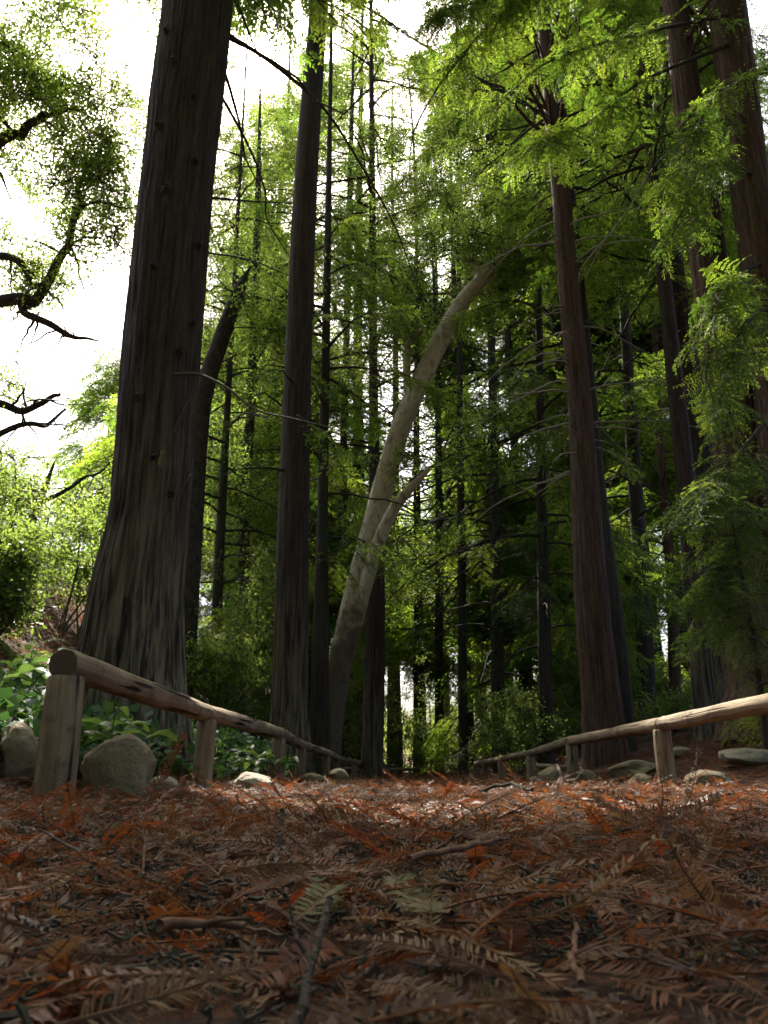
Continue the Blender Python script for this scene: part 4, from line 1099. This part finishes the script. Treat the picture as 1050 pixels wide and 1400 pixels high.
boulder('long mossy boulder on the right bank behind the fence', 872, 1058, 9.0, 80, 24, 17)
boulder('sunlit pale flat boulder at the right edge', 1030, 1052, 7.0, 84, 22, 18, 'rock_pale')
boulder('squat stone at the foot of the brown redwood', 800, 1061, 10.4, 30, 18, 19)
boulder('mossy stone on the upper right bank by straight trunk', 930, 1035, 9.6, 36, 16, 20)
boulder('small stone under the far right fence posts', 705, 1074, 13.5, 18, 10, 21)

# ------------------------------------------------------------------ leaf litter and fallen fronds
DM = [M['dry'], M['dry_stem']]
FR = [dry_frond(900 + i, L, p, 2, c, g).mesh('fallen_frond', DM, False) for i, (L, p, c, g) in enumerate(
    [(0.13, 38, 0.4, 0.04), (0.16, 46, 0.6, 0.06), (0.11, 32, 0.9, 0.05), (0.18, 50, 0.3, 0.1), (0.09, 27, 0.7, 0.03), (0.14, 40, 1.2, 0.2), (0.12, 34, 0.5, 0.35), (0.15, 43, 0.2, 0.03)])]
FS = [src('frond_source', m) for m in FR]
LO = [src('frond_low_source', dry_frond(930 + i, 0.13 + 0.02 * i, 24, 1, 0.5, 0.1).mesh('frond_low', DM, False)) for i in range(5)]
def twig_mesh(seed, L, r, name='twig', kink=0.022, mat='twig', forks=1, tips=0.35):
    rg = np.random.default_rng(seed); s = np.linspace(0, 1, 12)
    c = np.stack([s * L, np.cumsum(rg.normal(0, kink * L / 3, 12)), np.cumsum(rg.normal(0, kink * L / 5, 12))], -1); c -= c[0]
    mb = MB(); mb.tube(c, r * (1 - (1 - tips) * s) * rg.uniform(0.88, 1.12, 12), 7, 0, True)
    for _ in range(forks):
        i = rg.integers(3, 9); d = norm((c[i + 1] - c[i])[None])[0] + np.array([0, rg.choice([-0.8, 0.8]), 0.3])
        mb.tube(np.stack([c[i], c[i] + d * L * 0.12, c[i] + d * L * 0.25 + [0.01, 0, 0]]), [r * 0.6, r * 0.45, r * 0.2], 5, 0, True)
    return mb.mesh(name, M[mat])
def crumb_mesh(seed):
    r = np.random.default_rng(seed); mb = MB()
    for _ in range(26):                                    # a pinch of bark crumbs and broken needles
        c = np.array([r.normal(0, 0.022), r.normal(0, 0.022), r.uniform(-0.002, 0.008)]); d = norm(r.normal(0, 1, (1, 3)) * [1, 1, 0.4])[0]; L = r.uniform(0.004, 0.012); w = r.uniform(0.0008, 0.0022)
        mb.tube(np.stack([c - d * L / 2, c + d * 0.1 * L + r.normal(0, 0.0008, 3), c + d * L / 2]), [w * 0.7, w, w * 0.4], 4, 0, True)
    return mb.mesh('crumbs', M['crumb'], False)
M['crumb'] = bark_mat('bark_crumbs', (0.02, 0.018, 0.014), (0.05, 0.042, 0.03), (0.11, 0.09, 0.06), (0.04, 0.05, 0.035), stretch=1, sc=90, bstr=0.2)
CR = [src('crumb_source', crumb_mesh(970 + i)) for i in range(3)]
TW = [src('twig_source', twig_mesh(950 + i, 0.09 + 0.04 * i, 0.0015 + 0.0005 * i)) for i in range(3)]
G_LIT = scatter_group('scatter_litter', FS + TW + CR)
G_LOW = scatter_group('scatter_litter_far', LO + TW)

def litter_zone(y0, y1, dens, xl, xr, rg, power=1.0):
    A = (y1 - y0) * 0.5 * ((xr(y0) - xl(y0)) + (xr(y1) - xl(y1))); n = int(A * dens)
    wmax = max(xr(y0) - xl(y0), xr(y1) - xl(y1))
    y = rg.uniform(y0, y1, int(n * 2.6)); x = rg.uniform(min(xl(y0), xl(y1)), max(xr(y0), xr(y1)), len(y))
    ok = (x > xl(y)) & (x < xr(y)); return x[ok][:n], y[ok][:n]
rg = np.random.default_rng(77)
x1, y1 = litter_zone(0.25, 1.3, 2500, lambda y: -0.62 * y - 0.35, lambda y: 0.62 * y + 0.35, rg)
x2, y2 = litter_zone(1.3, 4.2, 900, lambda y: np.maximum(-0.55 * y - 0.4, -1.7 + 0 * y), lambda y: 0.55 * y + 0.4, rg)
x3, y3 = litter_zone(4.2, 14, 250, lambda y: -1.75 + 0 * y, lambda y: np.minimum(0.55 * y + 0.5, 7) + 0 * y, rg)
x4, y4 = litter_zone(14, 36, 55, lambda y: -2.0 + 0 * y, lambda y: 5.0 + 0 * y, rg)
xb, yb = litter_zone(5, 16, 150, lambda y: -9 + 0 * y, lambda y: -1.75 + 0 * y, rg)
def litter_rot(n, rg, sd=0.18, wild=0.03, y=None):
    a = rg.uniform(0, 2 * PI, n); pt = rg.normal(0, sd, n); w = rg.random(n) < wild; pt[w] = np.clip(rg.normal(0, 0.5, w.sum()), -0.75, 0.75)
    if y is not None: pt = np.where(y < 0.6, pt * 0.9, pt * np.where(y < 1.5, 1.3, 0.7)); pt = np.where(y < 1.2, np.clip(pt, -0.3, 0.3), pt); pt = np.where(y < 0.36, pt * 0.3, pt)
    D = np.stack([np.cos(a) * np.cos(pt), np.sin(a) * np.cos(pt), np.sin(pt)], -1)
    U = np.stack([rg.normal(0, 0.55, n), rg.normal(0, 0.55, n), np.where(rg.random(n) < 0.5, 1.0, -1.0)], -1)
    return frames(D, U)
X = np.concatenate([x1, x2]); Y = np.concatenate([y1, y2]); n = len(X)
Z = gz(X, Y) + rg.uniform(-0.008, 0.012, n)
rot = litter_rot(n, rg, y=Y); size = rg.uniform(0.65, 1.2, n) * np.where(Y < 1.3, 0.68 + 0.22 * np.clip((Y - 0.25), 0, 1.05) / 1.05, 0.9); pick = rg.integers(0, 8, n); tw = rg.random(n) < 0.055; pick[tw] = rg.integers(8, 11, tw.sum()); tw = rg.random(n) < 0.2; pick[tw] = rg.integers(11, 14, tw.sum())
PT = np.stack([X, Y, Z], -1)
px, py, dp = project(PT)
view = (px > 10) & (px < 1040) & (py < 1395) & (dp > 0.2) & (pick < 8) & (rg.random(n) < 0.7)
order = np.argsort(np.where(view, dp / size, 1e9))[:230]
near = np.zeros(n, bool); near[order] = True
scatter('leaf_litter', PT[~near], rot[~near], size[~near], pick[~near], G_LIT, None, (0, 0, 0), DM)['kind'] = 'stuff'
for i in order:
    o = obj('fallen_frond', FR[pick[i]], None, PT[i], rot[i], (size[i],) * 3)
    tag(o, 'dry brown redwood frond lying in the foreground litter', 'fallen frond', 'dry fronds strewn across the foreground')
X = np.concatenate([x3, x4, xb]); Y = np.concatenate([y3, y4, yb]); n = len(X)
Z = gz(X, Y) + rg.uniform(-0.01, 0.016, n)
size = rg.uniform(0.8, 1.35, n) * np.where(Y > 14, 1.7, 1.0) ; pick = rg.integers(0, 5, n); tw = rg.random(n) < 0.07; pick[tw] = rg.integers(5, 8, tw.sum())
scatter('far_leaf_litter', np.stack([X, Y, Z], -1), litter_rot(n, rg, 0.16, 0.05), size, pick, G_LOW, None, (0, 0, 0), DM)['kind'] = 'stuff'

# single twigs, sticks and fading green fronds that stand out in the foreground
def ground_px(px, py):
    u, f, z = ray(px, py); k = CAM_H / max(1e-4, -z)
    for _ in range(8):
        k = (CAM_H - gz1(u * k, f * k) - 0.01) / max(1e-4, -z)
    return np.array([u * k, f * k, gz1(u * k, f * k)])
def lay(name, me, a, b, label, cat, lift=(0.012, 0.012)):
    """from pixel a to pixel b on the ground, ends raised by lift"""
    A, B = ground_px(*a), ground_px(*b); A = A + [0, 0, lift[0]]; B = B + [0, 0, lift[1]]
    d = B - A; L = np.linalg.norm(d); o = obj(name, me, None, A)
    o.rotation_euler = frames(d[None], np.array([[0, 0, 1.0]]))[0]
    s = L / max(v.co.x for v in me.vertices); o.scale = (s, s, s)
    return tag(o, label, cat)
GD = [M['dry_green'], M['dry_stem']]
lay('fallen_frond', dry_frond(991, 0.17, 48, 2, 0.2, 0.02).mesh('fallen_frond', GD, False), (392, 1292), (545, 1235), 'large olive-green fading frond in the middle foreground', 'fallen frond', (0.016, 0.02))
lay('fallen_frond', dry_frond(992, 0.12, 34, 2, 0.2, 0.02).mesh('fallen_frond', GD, False), (618, 1268), (545, 1222), 'smaller green frond just right of the olive frond', 'fallen frond', (0.014, 0.018))
lay('fallen_frond', dry_frond(993, 0.10, 16, 2, 0.4, 0.02).mesh('fallen_frond', GD, False), (1010, 1385), (930, 1365), 'yellow-green frond tip at lower right corner', 'fallen frond', (0.03, 0.02))
lay('fallen_frond', dry_frond(994, 0.10, 16, 2, 0.4, 0.02).mesh('fallen_frond', GD, False), (600, 1320), (575, 1285), 'upright yellowish frond below the olive frond', 'fallen frond', (0.01, 0.04))
def stick(seed, a, b, r, label, lift, mat='twig', forks=0):
    A, B = ground_px(*a), ground_px(*b); L = np.linalg.norm(B + [0, 0, lift[1]] - A - [0, 0, lift[0]])
    lay('twig', twig_mesh(seed, L, r, kink=0.03, forks=forks, mat=mat, tips=0.7), a, b, label, 'twig', lift)
stick(1, (378, 1182), (386, 1165), 0.0035, 'short dark broken twig standing up left of centre', (0.0, 0.05), 'bark_dark')
stick(2, (385, 1398), (450, 1350), 0.002, 'forked dark twig poking up at bottom centre', (0.0, 0.04), 'bark_dark', 1)
stick(3, (918, 1275), (910, 1210), 0.0018, 'grey weathered twig lying at right of foreground', (0.012, 0.016), 'dry_stem', 1)
stick(4, (795, 1345), (782, 1270), 0.0016, 'grey forked twig below centre right', (0.01, 0.018), 'dry_stem', 1)
stick(5, (838, 1240), (828, 1185), 0.0015, 'thin pale twig beside the grey weathered twig', (0.01, 0.018), 'dry_stem')
stick(6, (655, 1085), (705, 1105), 0.007, 'dark curved stick lying across the lit path', (0.03, 0.02), 'bark_dark')
stick(7, (780, 1165), (830, 1140), 0.004, 'long thin twig by the sunlit strip at right', (0.012, 0.02), 'bark_dark', 1)
stick(8, (560, 1205), (690, 1170), 0.0028, 'slender brown twig crossing the middle litter', (0.025, 0.025), 'dry_stem')
stick(9, (212, 1345), (330, 1305), 0.0022, 'bent brown twig at lower left of the litter', (0.03, 0.02), 'dry_stem', 1)

# ------------------------------------------------------------------ ground cover and leafy plants on the left bank
n = 1500; gx = rg.uniform(-4.6, -1.25, n * 2); gy = rg.uniform(3.2, 15, n * 2)
dn = vnoise(np.stack([gx * 0.8, gy * 0.6, 0 * gx], -1), 71); m = (dn > 0.36 + 0.26 * sm(2.6, 3.6, -gx)) & ((gx < -1.45) | (gy > 6.5)) & (np.hypot(gx - B1[0], gy - B1[1]) > 0.75) & (gx > -1.25 - 0.25 * gy)
gx, gy = gx[m][:n], gy[m][:n]
P = np.stack([gx, gy, gz(gx, gy) + rg.uniform(0.03, 0.22, len(gx)) * (0.4 + 1.2 * vnoise(np.stack([gx, gy, 0 * gx], -1), 72))], -1)
D = rg.normal(0, 1, P.shape); D[:, 2] *= 0.2; U = rg.normal(0, 0.2, P.shape); U[:, 2] = 1
scatter('ground_cover', P, frames(D, U), rg.uniform(0.7, 1.25, len(P)), rg.integers(0, 4, len(P)), G_IVY, None, (0, 0, 0), [M['ivy'], M['twig']])['kind'] = 'stuff'

def broad_leaf(L, Wd, seed):
    """a pointed oval leaf with a folded midrib and drooping tip, x outward"""
    s = np.linspace(0, 1, 9); w = Wd * np.sin(PI * s ** 0.8) ** 0.9 * 0.5
    c = np.stack([s * L, 0 * s, 0.10 * L * np.sin(PI * s) - 0.28 * L * s ** 2], -1)
    cols = []
    for k in (-1, -0.5, 0, 0.5, 1):
        p = c.copy(); p[:, 1] += w * k; p[:, 2] += np.abs(k) * w * 0.35 + 0.006 * np.sin(s * 26) * abs(k); cols.append(p)
    v = np.stack(cols, 1).reshape(-1, 3); i = (np.arange(8)[:, None] * 5 + np.arange(4)[None]).ravel()
    mb = MB(); mb.add(v, [np.stack([i, i + 1, i + 6, i + 5], 1)])
    return mb.mesh('leaf', M['broad'])
LEAF = [broad_leaf(0.17, 0.085, 1), broad_leaf(0.14, 0.06, 2), broad_leaf(0.2, 0.10, 3)]
def leafy_plant(label, px, py, Y, h, n, seed, sz=1.0):
    c = at(px, py, Y); g = gz1(c[0], Y); b = np.array([c[0], Y, g])
    t = thing('broad_leaved_plant', b, label, 'plant'); r = np.random.default_rng(seed)
    mb = MB(); tips = []
    for i in range(max(2, n // 4)):
        e = np.array([r.normal(0, 0.14), r.normal(0, 0.1), h * r.uniform(0.6, 1.05)])
        ln = smooth_line([[0, 0, -0.03], e * [0.35, 0.35, 0.55], e], 8); mb.tube(ln, np.linspace(0.006, 0.003, 8), 5); tips.append(ln)
    obj('stem', mb.mesh('stem', M['broad']), t)
    for i in range(n):
        ln = tips[i % len(tips)]; p = ln[r.integers(4, 8)]; a = r.uniform(0, 2 * PI)
        D = np.array([[math.cos(a), math.sin(a), r.uniform(-0.15, 0.5)]]); U = np.array([[r.normal(0, 0.15), r.normal(0, 0.15) , 1]])
        o = obj('leaf', LEAF[i % 3], t, p, frames(D, U)[0]); s = sz * r.uniform(0.6, 1.1); o.scale = (s, s, s)
leafy_plant('broad-leaved plant between the near post and left edge', 52, 1020, 3.7, 0.34, 14, 1)
leafy_plant('bright broad-leaved plant above the big left boulder', 150, 1020, 3.8, 0.38, 12, 2)
leafy_plant('broad-leaved plant high at the left edge under the bank', 15, 960, 4.4, 0.42, 16, 3, 1.1)
leafy_plant('broad-leaved plant right of the near post by boulder top', 190, 1000, 4.3, 0.34, 9, 4)
leafy_plant('dark glossy plant behind the third left post', 365, 1050, 7.2, 0.36, 18, 5, 1.1)
leafy_plant('leafy plant at the foot of the second left post', 330, 1045, 6.2, 0.26, 14, 6, 0.9)
leafy_plant('sunlit leafy plant on the bank above the near rail end', 40, 900, 5.2, 0.5, 16, 7, 1.0)

def fern(label, px, py, Y, seed, n=9, L=0.5):
    c = at(px, py, Y); g = gz1(c[0], Y); t = thing('fern', (c[0], Y, g), label, 'fern'); r = np.random.default_rng(seed)
    for i in range(n):
        mb = MB(); s = np.linspace(0, 1, 20); ln = np.stack([s * L, 0 * s, 0.55 * L * np.sin(s * 2.2) - 0.1 * s], -1)
        mb.tube(ln, np.linspace(0.004, 0.001, 20), 4, 0, False)
        q = np.repeat(np.arange(2, 20), 2); sg = np.tile([1.0, -1.0], 18)[:, None]; P = ln[q]
        d = norm(np.array([0.35, 0, -0.1]) + sg * np.array([0, 1.0, 0]) + r.normal(0, 0.08, (36, 3)))
        sd = norm(np.cross(d, np.array([[0, 0, 1.0]]))); f = s[q]
        diamond(mb, P, d, sd, L * 0.26 * (1.05 - f) * np.clip(f * 6, 0.3, 1), 0.022)
        o = obj('frond', mb.mesh('frond', M['shrub'], False), t); o.rotation_euler = (r.normal(0, 0.15), r.uniform(-0.3, 0.2), i * 2 * PI / n + r.normal(0, 0.2))
fern('pale fern on the red slope left of the massive trunk', 118, 895, 6.4, 1, 9, 0.42)
fern('fern higher on the red slope near the left edge', 40, 820, 8.0, 2, 9, 0.5)
fern('small fern beside the massive trunk foot', 85, 880, 6.9, 3, 8, 0.35)
